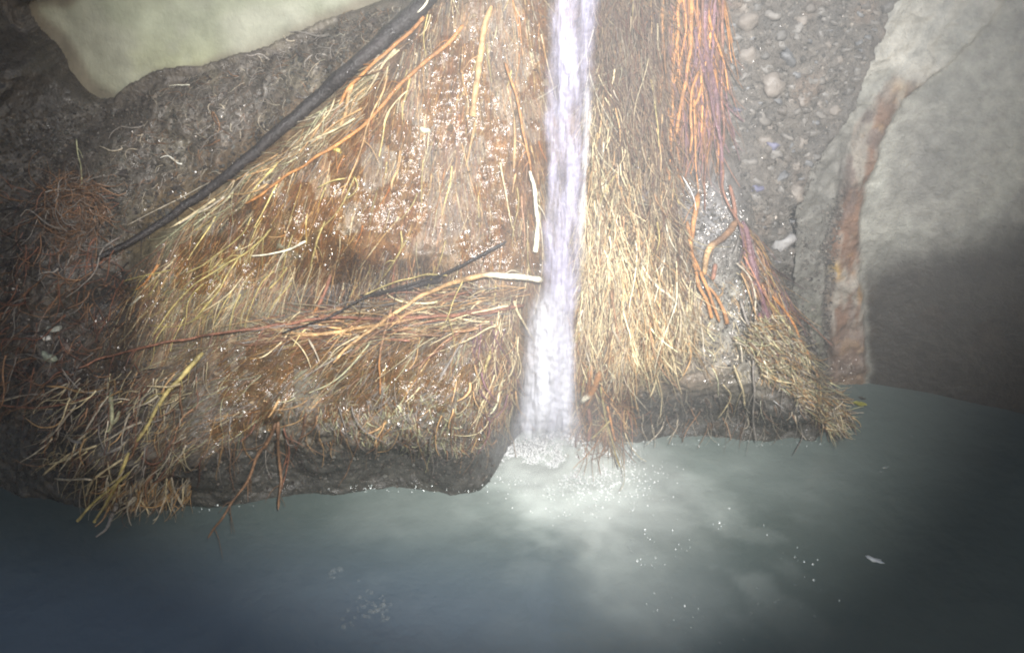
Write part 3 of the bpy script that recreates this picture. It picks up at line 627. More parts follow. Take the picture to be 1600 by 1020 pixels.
def root_mat(label, poly, n_, parts, dirfn, lr, rr_, cols, offr=(1, 12), jit=.25, wig=.12, K=7, cols2=None, plr=None, prr=(1.3, 2.4), group=None, colfn=None, name='root_mat', cat='root mat', fine='fine_roots'):
    P, off = gen(poly, n_, dirfn, lr, K, wig, offr, jit)
    W = lay(P, off); R = (np.exp(rng.normal(math.log((rr_[0] * rr_[1]) ** .5) - .05, .48, n_)))[:, None] * 1e-3 * np.linspace(1.1, .45, K)[None]
    base = W.reshape(-1, 3).mean(0); root = empty(name, base); tag(root, label, cat, group)
    C = pick(cols, n_)
    if colfn: C = colfn(P[:, 0, 0], P[:, 0, 1], C)
    V, F, Cc = tubes(W - base, R, C, 3)
    f = link(fine, mesh(fine, V, F, Cc), M_fibre, root); f['kind'] = 'stuff'
    if parts:
        P, off = gen(poly, parts, dirfn, plr or (lr[0] * 1.3, lr[1] * 1.5), 14, wig * .6, (offr[0] + 3, offr[1] + 6), jit * .8)
        W = lay(P, off); R = (np.exp(rng.normal(math.log((prr[0] * prr[1]) ** .5), .35, parts)))[:, None] * 1e-3 * np.linspace(1.1, .4, 14)[None]
        C = pick(cols2 or cols, parts)
        for i in range(parts):
            b_ = W[i, 0]
            V, F, Cc = tubes((W[i] - b_)[None], R[i][None], C[i][None], 6)
            o = link('root', mesh('root', V, F, Cc), M_root, root); o.location = b_ - base
    return root
apex = lambda au, av: (lambda u, v: np.arctan2(v - av, u - au))
const = lambda a: (lambda u, v: np.full(np.shape(u), a))
fan_poly = [(700, -60), (860, -60), (858, 250), (845, 440), (600, 470), (500, 440), (400, 470), (230, 520), (190, 440), (260, 370), (380, 290), (520, 170), (640, 60)]
root_mat('fan of fine brown and yellow roots spread over the wet bank left of the fall', fan_poly, 5200, 120, apex(790, -420), (50, 170), (.25, .7), ['brown', 'brown', 'brown', 'brown', 'tan', 'red', 'grey', 'dark', 'straw'], offr=(.0, 5), jit=.2, wig=.07, cols2=['tan', 'orange', 'straw', 'yellow', 'brown', 'yellow'], plr=(40, 130), prr=(.9, 2.1))
root_mat('strip of straw coloured fibres along the lower side of the black branch', [(600, 80), (640, 60), (560, 190), (440, 270), (330, 350), (250, 380), (330, 310), (440, 230), (540, 140)], 520, 22, const(math.radians(141)), (30, 90), (.3, .9), ['straw', 'tan', 'pale', 'brown', 'green'], offr=(1, 14), jit=.3, wig=.08)
root_mat('yellow wisps of root at the left end of the fan', [(200, 440), (420, 350), (500, 380), (440, 470), (250, 520)], 300, 18, const(math.radians(132)), (30, 90), (.4, 1.0), ['yellow', 'brown', 'green', 'tan'], offr=(1, 8), jit=.22, prr=(.9, 1.8), cols2=['yellow', 'straw', 'yellow'])
root_mat('matted fine roots on the lower rounded mound left of the fall', [(290, 530), (800, 490), (800, 640), (700, 670), (450, 640), (330, 700), (260, 720), (250, 600)], 3400, 46, apex(900, 200), (30, 90), (.25, .7), ['grey', 'brown', 'brown', 'tan', 'grey', 'grey', 'green'], offr=(.5, 8), jit=.35, wig=.09, cols2=['straw', 'brown', 'grey', 'tan', 'green'], prr=(.9, 2.0))
root_mat('tangle of level brown roots around the arched root', [(430, 490), (600, 470), (720, 440), (830, 450), (800, 510), (600, 540), (440, 530)], 620, 60, const(math.radians(168)), (40, 120), (.6, 1.3), ['brown', 'tan', 'red', 'straw', 'grey'], offr=(4, 26), jit=.25, wig=.10, cols2=['brown', 'tan', 'red', 'brown', 'straw'])
cur_poly = [(915, -60), (1036, -60), (1045, 150), (1060, 300), (1075, 400), (1085, 480), (1000, 540), (900, 520), (905, 400), (915, 250)]
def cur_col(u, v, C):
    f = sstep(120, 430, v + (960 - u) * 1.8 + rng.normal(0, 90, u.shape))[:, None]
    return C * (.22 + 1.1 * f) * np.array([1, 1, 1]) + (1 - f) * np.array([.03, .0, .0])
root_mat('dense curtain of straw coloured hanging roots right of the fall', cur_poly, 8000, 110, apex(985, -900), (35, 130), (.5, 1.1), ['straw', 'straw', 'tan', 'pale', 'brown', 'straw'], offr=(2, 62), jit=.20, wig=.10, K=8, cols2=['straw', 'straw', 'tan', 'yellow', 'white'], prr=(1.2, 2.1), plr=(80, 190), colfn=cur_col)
root_mat('pale ragged fringe where the straw curtain ends above the undercut', [(960, 440), (1080, 440), (1100, 510), (1050, 550), (960, 580), (930, 520)], 1200, 50, apex(1010, 0), (25, 75), (.5, 1.1), ['straw', 'straw', 'pale', 'tan'], offr=(3, 45), jit=.3, wig=.14)
root_mat('bundle of orange and purple roots hanging from the top edge', [(1034, -60), (1134, -60), (1134, 120), (1120, 200), (1040, 200)], 420, 64, const(math.radians(89)), (60, 170), (.7, 1.5), ['orange', 'red', 'purple', 'brown'], offr=(3, 30), jit=.10, wig=.06, cols2=['orange', 'red', 'purple', 'purple', 'red', 'orange', 'brown'], prr=(2.0, 4.2), plr=(90, 200))
tail = lambda u, v: np.full(np.shape(u), math.radians(52))
root_mat('twiggy grey straw tail of roots reaching down right to the pool', [(1170, 495), (1215, 490), (1262, 555), (1312, 622), (1325, 660), (1292, 680), (1235, 615), (1180, 570), (1150, 530)], 2300, 70, tail, (14, 42), (.6, 1.3), ['straw', 'pale', 'grey', 'tan', 'brown', 'green'], offr=(4, 60), jit=.55, wig=.16, K=5, cols2=['pale', 'straw', 'grey', 'tan'], prr=(1.2, 2.0), plr=(22, 60))
root_mat('dark wet roots bundled down the right edge of the mass above the tail', [(1146, 340), (1178, 350), (1232, 480), (1180, 500), (1160, 420)], 260, 34, const(math.radians(64)), (40, 110), (.6, 1.3), ['brown', 'purple', 'grey', 'tan'], offr=(4, 30), jit=.18, wig=.08, cols2=['purple', 'brown', 'red', 'grey', 'tan'], prr=(1.4, 3.2), plr=(60, 160))
root_mat('fine roots over grey mud between orange roots and the tail', [(1060, 470), (1160, 420), (1200, 560), (1210, 595), (1100, 575), (1000, 590)], 600, 26, apex(1050, 100), (12, 44), (.35, .8), ['straw', 'pale', 'grey', 'tan', 'grey'], offr=(.5, 12), jit=.6, wig=.2)
root_mat('orange and brown snarl of roots at the right foot of the fall', [(885, 450), (985, 480), (985, 640), (960, 690), (900, 660), (890, 560)], 900, 60, apex(960, 100), (25, 90), (.6, 1.4), ['orange', 'tan', 'brown', 'straw', 'red'], offr=(4, 40), jit=.35, wig=.16, cols2=['orange', 'brown', 'straw', 'tan'])
root_mat('heap of pale sticks and roots at the lower left, over the pool', [(60, 600), (330, 560), (300, 650), (270, 770), (190, 800), (130, 760), (60, 720)], 700, 80, const(math.radians(125)), (20, 65), (.4, 1.0), ['grey', 'brown', 'pale', 'straw', 'red'], offr=(3, 34), jit=.55, wig=.12, cols2=['pale', 'grey', 'straw', 'tan', 'brown'], prr=(1.5, 2.8), plr=(28, 80))
root_mat('fringe of drooping twigs at the bottom of the lower left heap', [(150, 750), (300, 745), (290, 775), (200, 780)], 200, 26, const(math.radians(112)), (20, 60), (.8, 1.5), ['pale', 'grey', 'tan'], offr=(4, 30), jit=.3, cols2=['pale', 'straw', 'tan'], prr=(1.5, 2.4), plr=(30, 70))
root_mat('dark tangled red brown roots in the shadow at far left', [(-40, 300), (170, 280), (210, 420), (180, 540), (240, 600), (60, 640), (-40, 640)], 700, 40, const(math.radians(150)), (25, 90), (.6, 1.4), ['brown', 'red', 'grey', 'dark'], offr=(1, 22), jit=.8, wig=.2, cols2=['brown', 'red', 'grey'])
root_mat('round knot of fine reddish roots in the dark at left', [(80, 280), (150, 280), (165, 340), (130, 380), (90, 375), (75, 330)], 500, 16, lambda u, v: np.arctan2(v - 330, u - 118) + 1.5, (20, 70), (.5, 1.1), ['brown', 'grey', 'brown'], offr=(5, 40), jit=.5, wig=.25)
root_mat('sparse pale hair roots on the dark mud under the concrete', [(250, 140), (460, 60), (620, 0), (640, 30), (500, 140), (330, 260), (200, 330), (150, 280)], 900, 24, const(math.radians(150)), (10, 45), (.35, .8), ['grey', 'brown', 'grey', 'pale'], offr=(.5, 6), jit=.9, wig=.25)
root_mat('short mossy rootlets on the underside of the lower mound', [(440, 640), (780, 600), (780, 690), (700, 710), (560, 690)], 1600, 0, const(math.radians(95)), (8, 26), (.5, 1.1), ['grey', 'green', 'brown', 'grey'], offr=(1, 12), jit=.8, wig=.25, K=5, fine='mossy_rootlets')
root_mat('loose wet roots drooping over the dark undercut of the left mound', [(300, 650), (480, 630), (780, 640), (775, 690), (600, 680), (450, 700), (310, 730)], 130, 14, const(math.radians(97)), (25, 80), (.5, 1.1), ['brown', 'grey', 'tan', 'brown'], offr=(8, 34), jit=.35, wig=.14, cols2=['brown', 'grey', 'red', 'tan'], prr=(1.0, 2.4), plr=(40, 100))
root_mat('thin dark rootlets hanging below the straw curtain and tail', [(990, 600), (1290, 620), (1290, 670), (1000, 670)], 170, 14, const(math.radians(92)), (14, 50), (.4, .9), ['grey', 'brown', 'pale'], offr=(4, 40), jit=.4)
root_mat('dry fibres hanging at the left edge of the lower fall', [(740, 500), (815, 450), (812, 640), (770, 660), (740, 620)], 420, 30, const(math.radians(96)), (25, 80), (.5, 1.1), ['brown', 'straw', 'purple', 'tan'], offr=(4, 26), jit=.3)

# ------------------------------------------------------------------ waterfall
def water_mat(name, alpha0, alpha1, col, zs=3, xs=90):
    m = bpy.data.materials.new(name); m.use_nodes = True; n = m.node_tree; b = n.nodes['Principled BSDF']; L = n.links
    b.inputs['Base Color'].default_value = (*col, 1); b.inputs['Roughness'].default_value = .15; b.inputs['IOR'].default_value = 1.33
    geo = n.nodes.new('ShaderNodeNewGeometry'); mp = n.nodes.new('ShaderNodeMapping'); mp.inputs['Scale'].default_value = (xs, xs * .2, zs)
    L.new(geo.outputs['Position'], mp.inputs['Vector'])
    t = n.nodes.new('ShaderNodeTexNoise'); t.inputs['Scale'].default_value = 1; t.inputs['Detail'].default_value = 5; L.new(mp.outputs[0], t.inputs['Vector'])
    mr = n.nodes.new('ShaderNodeMapRange'); mr.inputs['From Min'].default_value = .35; mr.inputs['From Max'].default_value = .68; mr.inputs['To Min'].default_value = alpha0; mr.inputs['To Max'].default_value = alpha1
    L.new(t.outputs['Fac'], mr.inputs['Value'])
    a = n.nodes.new('ShaderNodeAttribute'); a.attribute_name = 'Col'
    mu = n.nodes.new('ShaderNodeMath'); mu.operation = 'MULTIPLY'; L.new(mr.outputs[0], mu.inputs[0]); L.new(a.outputs['Fac'], mu.inputs[1]); L.new(mu.outputs[0], b.inputs['Alpha'])
    mp2 = n.nodes.new('ShaderNodeMapping'); mp2.inputs['Scale'].default_value = (170, 60, 22); L.new(geo.outputs['Position'], mp2.inputs['Vector'])
    t2 = n.nodes.new('ShaderNodeTexNoise'); t2.inputs['Scale'].default_value = 1; t2.inputs['Detail'].default_value = 4; L.new(mp2.outputs[0], t2.inputs['Vector'])
    bp = n.nodes.new('ShaderNodeBump'); bp.inputs['Distance'].default_value = .008; L.new(t2.outputs['Fac'], bp.inputs['Height']); L.new(bp.outputs[0], b.inputs['Normal'])
    return m
M_fall = water_mat('falling_water', .25, .85, (.46, .45, .60), zs=6, xs=50)
M_veil = water_mat('water_veil', .3, .75, (.74, .76, .84), zs=3, xs=20)
def sheet(name, prof, nv, nu, bulge, m, parent, seed, edge=.3, topfade=0, botfade=0):
    """prof: rows (v, u_left, u_right, Y)"""
    prof = np.array(prof, float); vv = np.linspace(prof[0, 0], prof[-1, 0], nv)
    ul, ur, Yy = [np.interp(vv, prof[:, 0], prof[:, i]) for i in (1, 2, 3)]
    ul = ul + 9 * fbm(vv * 0, vv, .025, 5, seed, .6); ur = ur + 9 * fbm(vv * 0, vv, .025, 5, seed + 7, .6)
    s = np.linspace(0, 1, nu)
    U = ul[:, None] * (1 - s) + ur[:, None] * s; Vv = np.repeat(vv[:, None], nu, 1)
    Y = Yy[:, None] - bulge * np.sqrt(np.clip(1 - (2 * s - 1) ** 2, 0, 1))[None] - .014 * fbm(U, Vv * .15, .09, 4, seed + 3) - .007 * fbm(U, Vv, .12, 3, seed + 5)
    W = at(U, Vv, Y).reshape(-1, 3)
    idx = np.arange(nv * nu).reshape(nv, nu); F = np.stack([idx[:-1, :-1], idx[:-1, 1:], idx[1:, 1:], idx[1:, :-1]], -1).reshape(-1, 4)
    al = sstep(0, edge, s)[None] * sstep(1, 1 - edge, s)[None] * np.ones((nv, 1))
    if topfade: al = al * sstep(0, topfade, np.linspace(0, 1, nv))[:, None]
    if botfade: al = al * sstep(1, 1 - botfade, np.linspace(0, 1, nv))[:, None]
    base = W.mean(0)
    o = link(name, mesh(name, W - base, F, np.repeat(al.reshape(-1, 1), 3, 1)), m, parent); o.location = base
    return o
wf = empty('waterfall'); tag(wf, 'narrow lilac white stream of falling water in the middle, widening into the foam', 'waterfall')
sheet('stream', [(-90, 852, 950, 2.16), (0, 850, 945, 2.13), (100, 850, 936, 2.09), (200, 846, 926, 2.05), (300, 844, 922, 2.0), (400, 840, 918, 1.93), (470, 842, 910, 1.90), (560, 850, 900, 1.88), (690, 842, 900, 1.87), (715, 840, 905, 1.86)], 260, 40, .035, M_fall, wf, 200, botfade=.12)
sheet('veil', [(430, 845, 895, 1.93), (480, 818, 902, 1.90), (560, 806, 906, 1.87), (640, 803, 910, 1.85), (690, 780, 930, 1.84), (712, 775, 940, 1.84)], 120, 40, .05, M_veil, wf, 230, edge=.28, topfade=.25, botfade=.22)
sheet('side_trickle', [(100, 912, 935, 2.05), (200, 908, 925, 2.0), (300, 905, 920, 1.95), (420, 900, 915, 1.9)], 120, 12, .01, M_veil, wf, 260, edge=.48, topfade=.3, botfade=.3)

# ------------------------------------------------------------------ stones in the gravel face (parts of it)
def stone_mesh(k, squash):
    import bmesh
    bm = bmesh.new(); bmesh.ops.create_icosphere(bm, subdivisions=2, radius=1)
    for vtx in bm.verts:
        p = np.array(vtx.co); d = 1 + .42 * vnoise(np.array([p[0] * 1.3 + k * 7]), np.array([p[1] * 1.3 + p[2] * 1.7]))[0] + .22 * vnoise(np.array([p[0] * 3 + k]), np.array([p[2] * 3 - p[1]]))[0]
        vtx.co = Vector(p * d * np.array([1, .55, squash]))
    me = bpy.data.meshes.new('stone'); bm.to_mesh(me); bm.free(); me.polygons.foreach_set('use_smooth', np.ones(len(me.polygons), bool))
    g_ = [.15, .18, .13, .19, .17, .11][k % 6]; tint = [(1, .93, .86), (1, .95, .9), (.95, .97, 1.02), (1, .88, .78)][k % 4]
    ca = me.color_attributes.new('Col', 'FLOAT_COLOR', 'POINT'); c4 = np.ones((len(me.vertices), 4), np.float32); c4[:, :3] = np.array(tint) * g_; ca.data.foreach_set('color', c4.ravel())
    me.materials.append(M_stone); return me
stones = [stone_mesh(k, [.6, .75, .5, .85][k % 4]) for k in range(12)]
def put_stone(u, v, size_px, k, rot, label=None, parent=None, depth_fn=None, sink=.25, colour=None):
    Y = float((depth_fn or grav_at)(u, v)); p = at(u, v, Y); sc = size_px / FPX * math.dist(p, (0, 0, CAM_H)) / 2
    me = stones[k]
    if colour:
        me = me.copy(); c4 = np.ones((len(me.vertices), 4), np.float32); c4[:, :3] = colour; me.color_attributes['Col'].data.foreach_set('color', c4.ravel())
    o = link('stone', me, M_stone, parent); o.location = p + np.array([0, .55 * sc * sink, 0]); o.scale = (sc, sc, sc); o.rotation_euler = (rng.normal(0, .3), rot, rng.normal(0, .3))
    if label: o['label'] = label
    return o
def grav_at(u, v):
    dx_, dy_, dz_ = ray(u, v)
    for Yt in np.arange(1.9, 2.7, .004):
        if grav(np.array(dx_ / dy_ * Yt), np.array(CAM_H + dz_ / dy_ * Yt)) <= Yt: return Yt
    return 2.35
spts = []
for q in scatter([(1130, -20), (1400, -20), (1345, 120), (1290, 210), (1255, 320), (1240, 430), (1200, 440), (1165, 330), (1135, 200)], 900):
    sz = rng.choice([12, 17, 22, 28, 36], p=[.2, .25, .25, .18, .12])
    if q[0] > 1290: sz *= .7
    if all(math.hypot(q[0] - a[0], (q[1] - a[1]) * 1.4) > (sz + a[2]) * .52 for a in spts): spts.append((q[0], q[1], sz))
    if len(spts) >= 240: break
for (a, b, s_) in spts:
    put_stone(a, b, s_, int(rng.integers(12)), rng.normal(.15, .5), parent=gravel, sink=rng.uniform(-.1, .5))
put_stone(1224, 380, 36, 0, -.45, 'pale grey wedge shaped stone', gravel, sink=-.1, colour=(.26, .255, .255))
put_stone(1238, 436, 24, 7, .3, 'round olive stone over the dark hole', gravel, sink=-.2, colour=(.18, .18, .12))
put_stone(1253, 312, 24, 3, 1.2, 'dark stone jutting at the crack', gravel, sink=-.2, colour=(.13, .125, .13))
put_stone(1207, 228, 20, 5, .1, 'bluish wet stone', gravel, sink=.1, colour=(.15, .15, .22))
put_stone(1182, 296, 22, 1, .2, 'dark blue stone', gravel, sink=.1, colour=(.10, .10, .16))
put_stone(1152, 172, 17, 2, .2, 'small blue grey stone', gravel, sink=.1, colour=(.12, .13, .18))

# ------------------------------------------------------------------ loose things
bank_at = lambda u, v: depth(np.array(float(u)), np.array(float(v)))
def loose(name, label, cat, u, v, size, k, rot, colour, depth_fn=None, sink=-.2, scale=(1, 1, 1)):
    o = put_stone(u, v, size, k, rot, None, None, depth_fn or bank_at, sink, colour); o.name = name; o.scale = [a * b for a, b in zip(o.scale, scale)]
    tag(o, label, cat); return o
loose('pale_chip', 'square white chip, brightest of the pale chips in the dark at left', 'chip', 72, 527, 17, 6, .2, (.75, .75, .72))
loose('pale_chip', 'curved pale chip just above the square white one', 'chip', 84, 511, 24, 2, .15, (.4, .42, .38), scale=(1, 1, .6))
loose('pale_chip', 'greenish pale chip below the square white one', 'chip', 76, 556, 24, 4, .1, (.38, .42, .33))
loose('rock', 'small pale brown stone right of the white chips', 'rock', 104, 545, 20, 3, .4, (.16, .12, .10))
loose('pebble', 'small yellow pebble caught in the fan of roots', 'pebble', 527, 236, 14, 9, .1, (.50, .46, .12))
loose('pebble', 'small pale green pebble right of the yellow pebble', 'pebble', 663, 203, 16, 4, .1, (.5, .55, .42))
loose('soil_lump', 'grey glistening clod in the straw curtain', 'soil lump', 1004, 300, 34, 7, 1.3, (.2, .2, .21), sink=-1.6)
def wat(u, v): return float(at_water(u, v)[1])
def flat_leaf(label, u, v, L, Wd, rot, colour, cup=.15):
    V = []; F = []; n1 = 9
    for i in range(n1):
        t = i / (n1 - 1); w_ = Wd * math.sin(math.pi * min(max(t, .03), .97)) ** .8
        for s_ in (-1, 0, 1):
            V.append(((t - .5) * L, s_ * w_, cup * abs(s_) * w_ + .0015 * math.sin(t * 9)))
    for i in range(n1 - 1):
        for s_ in (0, 1): F.append((i * 3 + s_, i * 3 + 3 + s_, i * 3 + 4 + s_, i * 3 + 1 + s_))
    V += [(a, b, c_ - .0008) for a, b, c_ in V]; F += [tuple(q + n1 * 3 for q in f[::-1]) for f in F]
    o = link('leaf', mesh('leaf', V, F, np.tile(np.array(colour), (len(V), 1))), M_root); o.location = Vector(at_water(u, v)) + Vector((0, 0, .005)); o.rotation_euler = (0, 0, rot)
    tag(o, label, 'leaf'); return o
flat_leaf('small yellow leaf floating beside the twiggy tail of roots', 1343, 633, .040, .012, -.35, (.34, .33, .05))
flat_leaf('small dark leaf scrap floating left of the yellow leaf', 1326, 647, .020, .005, .3, (.04, .04, .035))
flat_leaf('small dark leaf scrap floating behind the yellow leaf', 1347, 624, .022, .005, -.6, (.05, .05, .04))
def bubbles(label, specs, name='foam_bubbles'):
    import bmesh
    bm = bmesh.new()
    for (u, v, r_) in specs:
        p = at_water(u, v); mtx = bmesh.ops.create_icosphere(bm, subdivisions=2, radius=r_)
        bmesh.ops.translate(bm, verts=mtx['verts'], vec=Vector(p) + Vector((0, 0, r_ * .15 - .001)))
    me = bpy.data.meshes.new(name); bm.to_mesh(me); bm.free(); me.polygons.foreach_set('use_smooth', np.ones(len(me.polygons), bool))
    o = link(name, me, M_bub); tag(o, label, 'bubbles', kind='stuff'); return o
M_bub = bpy.data.materials.new('bubble'); M_bub.use_nodes = True; b = M_bub.node_tree.nodes['Principled BSDF']
b.inputs['Base Color'].default_value = (.55, .6, .6, 1); b.inputs['Roughness'].default_value = .08; b.inputs['Alpha'].default_value = .13; b.inputs['IOR'].default_value = 1.4
def clus(u, v, su, sv, n_, r0, r1): return [(u + rng.normal(0, su), v + rng.normal(0, sv), rng.uniform(r0, r1) * 1e-3) for _ in range(n_)]
bubbles('clump of clear bubbles floating at lower centre left', clus(585, 950, 17, 13, 60, 1.5, 6) + clus(543, 975, 6, 4, 7, 3, 7))
bubbles('small clump of bubbles above the larger clump', clus(518, 893, 7, 6, 8, 3, 9))
bubbles('scattered bubbles in the foam plume', clus(1000, 830, 45, 40, 60, 1.5, 4.5) + clus(880, 720, 60, 28, 60, 1.5, 5) + clus(1130, 960, 60, 40, 30, 1.5, 4) + clus(1280, 930, 60, 30, 16, 1.5, 4))
bubbles('white speck of foam floating at right, below the leaf', clus(1379, 731, 3, 3, 8, 2, 5) + clus(1370, 700, 1.5, 2, 3, 2, 4) + clus(1424, 680, 1, 2, 3, 2, 3.5))
bubbles('line of bubbles along the dark water edge', [(rng.uniform(500, 770), 764 + rng.normal(0, 1.5), rng.uniform(1.2, 3.2) * 1e-3) for _ in range(70)] + [(rng.uniform(1030, 1285), 694 + rng.normal(0, 1.5), rng.uniform(1.2, 3.2) * 1e-3) for _ in range(60)])
loose('foam_fleck', 'small white fleck of foam floating at the right of the pool', 'foam', 1367, 873, 22, 4, .1, (.7, .74, .76), wat, scale=(1, 1, .35))

# ------------------------------------------------------------------ beads tilted to the torch, added as glints on everything wet
M_glint = bpy.data.materials.new('glint_facet'); M_glint.use_nodes = True; b = M_glint.node_tree.nodes['Principled BSDF']
b.inputs['Base Color'].default_value = (.15, .115, .08, 1); b.inputs['Roughness'].default_value = .2; b.inputs['Specular IOR Level'].default_value = 1.0
M_glint2 = M_glint.copy(); M_glint2.name = 'water_glint'; M_glint2.node_tree.nodes['Principled BSDF'].inputs['Base Color'].default_value = (.3, .36, .35, 1)
def facets(label, polys, offr=(1, 10), name='glint_facets', m=None):
    pts = []
    for poly, n_, ncl in polys:
        c0 = scatter(poly, ncl); k = rng.integers(0, ncl, n_); q = c0[k] + rng.normal(0, 1, (n_, 2)) * np.array([13, 10]); pts.append(q[inside(poly, q[:, 0], q[:, 1])])
    q = np.vstack(pts); n_ = len(q)
    P = at(q[:, 0], q[:, 1], depth(q[:, 0], q[:, 1]) - rng.uniform(*offr, n_) * 1e-3)
    to = np.array([.12, 0.0, 1.69]) - P; to /= np.linalg.norm(to, axis=1, keepdims=True)  # aimed midway between camera and torch so that each one glints
    N_ = to + rng.normal(0, .07, (n_, 3)); N_ /= np.linalg.norm(N_, axis=1, keepdims=True)
    A = np.cross(N_, [0, 0, 1.]); A /= np.linalg.norm(A, axis=1, keepdims=True); B = np.cross(N_, A)
    r_ = np.minimum(np.exp(rng.normal(math.log(1.25), .6, n_)), 3.0) * 1e-3; asp = rng.uniform(.25, 1, n_)
    V = [P + N_ * (r_ * .045)[:, None]]; 
    for ring, (rr2, hh) in enumerate(((.55, .033), (1., 0.))):
        for s_ in range(6):
            a = s_ * math.pi / 3 + ring * .5; V.append(P + N_ * (r_ * hh)[:, None] + A * (r_ * rr2 * math.cos(a) * asp)[:, None] + B * (r_ * rr2 * math.sin(a))[:, None])
    V = np.stack(V, 1); f = []
    for s_ in range(6):
        t_ = (s_ + 1) % 6; f += [(0, 1 + s_, 1 + t_), (1 + s_, 7 + s_, 7 + t_), (1 + s_, 7 + t_, 1 + t_)]
    F = (np.arange(n_)[:, None, None] * 13 + np.array(f)[None]).reshape(-1, 3)
    o = link(name, mesh(name, V.reshape(-1, 3), F), m or M_glint); tag(o, label, kind='stuff')
facets('beads tilted to the torch as glints on the roots and mud', [
    (fan_poly, 1700, 220), ([(290, 530), (800, 490), (790, 690), (450, 680), (300, 720)], 900, 110), ([(1030, 260), (1160, 300), (1200, 480), (1250, 600), (1100, 600), (1060, 420)], 1300, 70),
    ([(430, 480), (820, 450), (800, 510), (440, 540)], 260, 26), ([(150, 160), (500, 120), (300, 320), (120, 400)], 110, 50), ([(0, 420), (200, 400), (220, 620), (0, 640)], 160, 22),
    ([(1292, 560), (1340, 560), (1340, 600), (1292, 600)], 90, 8), ([(1150, 440), (1210, 440), (1320, 670), (1230, 650)], 260, 30), ([(890, 460), (980, 480), (970, 700), (890, 690)], 260, 24),
    ([(1140, 0), (1340, 0), (1250, 440), (1180, 440)], 90, 60)])
facets('glints added on the pool surface, tilted to the torch', [([(930, 700), (1010, 700), (1090, 860), (1000, 900)], 150, 60), ([(820, 700), (940, 740), (930, 800), (820, 760)], 40, 20), ([(980, 900), (1250, 980), (1250, 1020), (1060, 1020)], 40, 24), ([(1040, 770), (1260, 800), (1320, 960), (1200, 880)], 30, 18), ([(480, 758), (772, 757), (772, 768), (480, 770)], 170, 40), ([(990, 688), (1290, 686), (1290, 698), (990, 698)], 110, 30), ([(290, 792), (400, 780), (400, 790), (290, 802)], 40, 6)], offr=(0, 3), name='water_glints', m=M_glint2)

# ------------------------------------------------------------------ froth and flying spray at the foot of the fall
M_froth = bpy.data.materials.new('froth'); M_froth.use_nodes = True; b = M_froth.node_tree.nodes['Principled BSDF']
b.inputs['Base Color'].default_value = (.93, .95, .95, 1); b.inputs['Roughness'].default_value = .3
def froth(name, label, u0, v0, n_, sx, sy, sz, r0, r1, z0=0.0):
    o8 = np.array([(1, 0, 0), (-1, 0, 0), (0, 1, 0), (0, -1, 0), (0, 0, 1), (0, 0, -1)], float)
    import bmesh
    bm = bmesh.new(); bmesh.ops.create_icosphere(bm, subdivisions=1, radius=1); iv = np.array([q.co[:] for q in bm.verts]); bm.faces.ensure_lookup_table(); fi = np.array([[q.index for q in f.verts] for f in bm.faces]); bm.free()
    c0 = at_water(u0, v0); x_ = rng.normal(0, sx, n_); y_ = rng.normal(0, sy, n_); rr_ = np.hypot(x_ / sx, y_ / sy)
    z_ = z0 + np.abs(rng.normal(0, sz, n_)) * np.exp(-(rr_ / 1.3) ** 2)
    r_ = np.exp(rng.uniform(math.log(r0), math.log(r1), n_)) * 1e-3 * np.exp(-.25 * rr_)
    V = c0 + np.stack([x_, y_, z_], -1)
    V = V[:, None] + iv[None] * r_[:, None, None]
    F = (np.arange(n_)[:, None, None] * len(iv) + fi[None]).reshape(-1, 3)
    o = link(name, mesh(name, V.reshape(-1, 3), F), M_froth); tag(o, label, kind='stuff')
froth('froth', 'white froth boiling up at the foot of the fall', 862, 704, 8000, .090, .050, .018, 1.2, 6.0)
froth('froth', 'loose white froth drifting right from the foot of the fall', 925, 745, 900, .09, .07, .004, 1.0, 4.0)
froth('spray', 'fine drops of spray flying up round the foot of the fall', 862, 690, 260, .13, .05, .11, .6, 1.6)

# ------------------------------------------------------------------ thin film of water running over the fan of roots
M_film = bpy.data.materials.new('water_film'); M_film.use_nodes = True; n = M_film.node_tree; n.nodes.clear(); L_ = n.links
tr = n.nodes.new('ShaderNodeBsdfTransparent'); tr.inputs[0].default_value = (.86, .73, .56, 1)
gl_ = n.nodes.new('ShaderNodeBsdfGlossy'); gl_.inputs['Roughness'].default_value = .17
fr = n.nodes.new('ShaderNodeFresnel'); fr.inputs['IOR'].default_value = 1.45
ms = n.nodes.new('ShaderNodeMixShader'); oo = n.nodes.new('ShaderNodeOutputMaterial'); geo = n.nodes.new('ShaderNodeNewGeometry'); prev = None
for sc, d in ((55, .006), (170, .0022)):
    mp = n.nodes.new('ShaderNodeMapping'); mp.inputs['Scale'].default_value = (1, 1, .45); L_.new(geo.outputs['Position'], mp.inputs['Vector'])
    t = n.nodes.new('ShaderNodeTexNoise'); t.inputs['Scale'].default_value = sc; t.inputs['Detail'].default_value = 3; L_.new(mp.outputs[0], t.inputs['Vector'])
    bp = n.nodes.new('ShaderNodeBump'); bp.inputs['Distance'].default_value = d; L_.new(t.outputs['Fac'], bp.inputs['Height'])
    if prev: L_.new(prev.outputs[0], bp.inputs['Normal'])
    prev = bp
L_.new(prev.outputs[0], gl_.inputs['Normal']); mn = n.nodes.new('ShaderNodeMath'); mn.operation = 'MINIMUM'; mn.inputs[1].default_value = .10; L_.new(fr.outputs[0], mn.inputs[0]); L_.new(mn.outputs[0], ms.inputs[0]); L_.new(tr.outputs[0], ms.inputs[1]); L_.new(gl_.outputs[0], ms.inputs[2]); L_.new(ms.outputs[0], oo.inputs['Surface'])
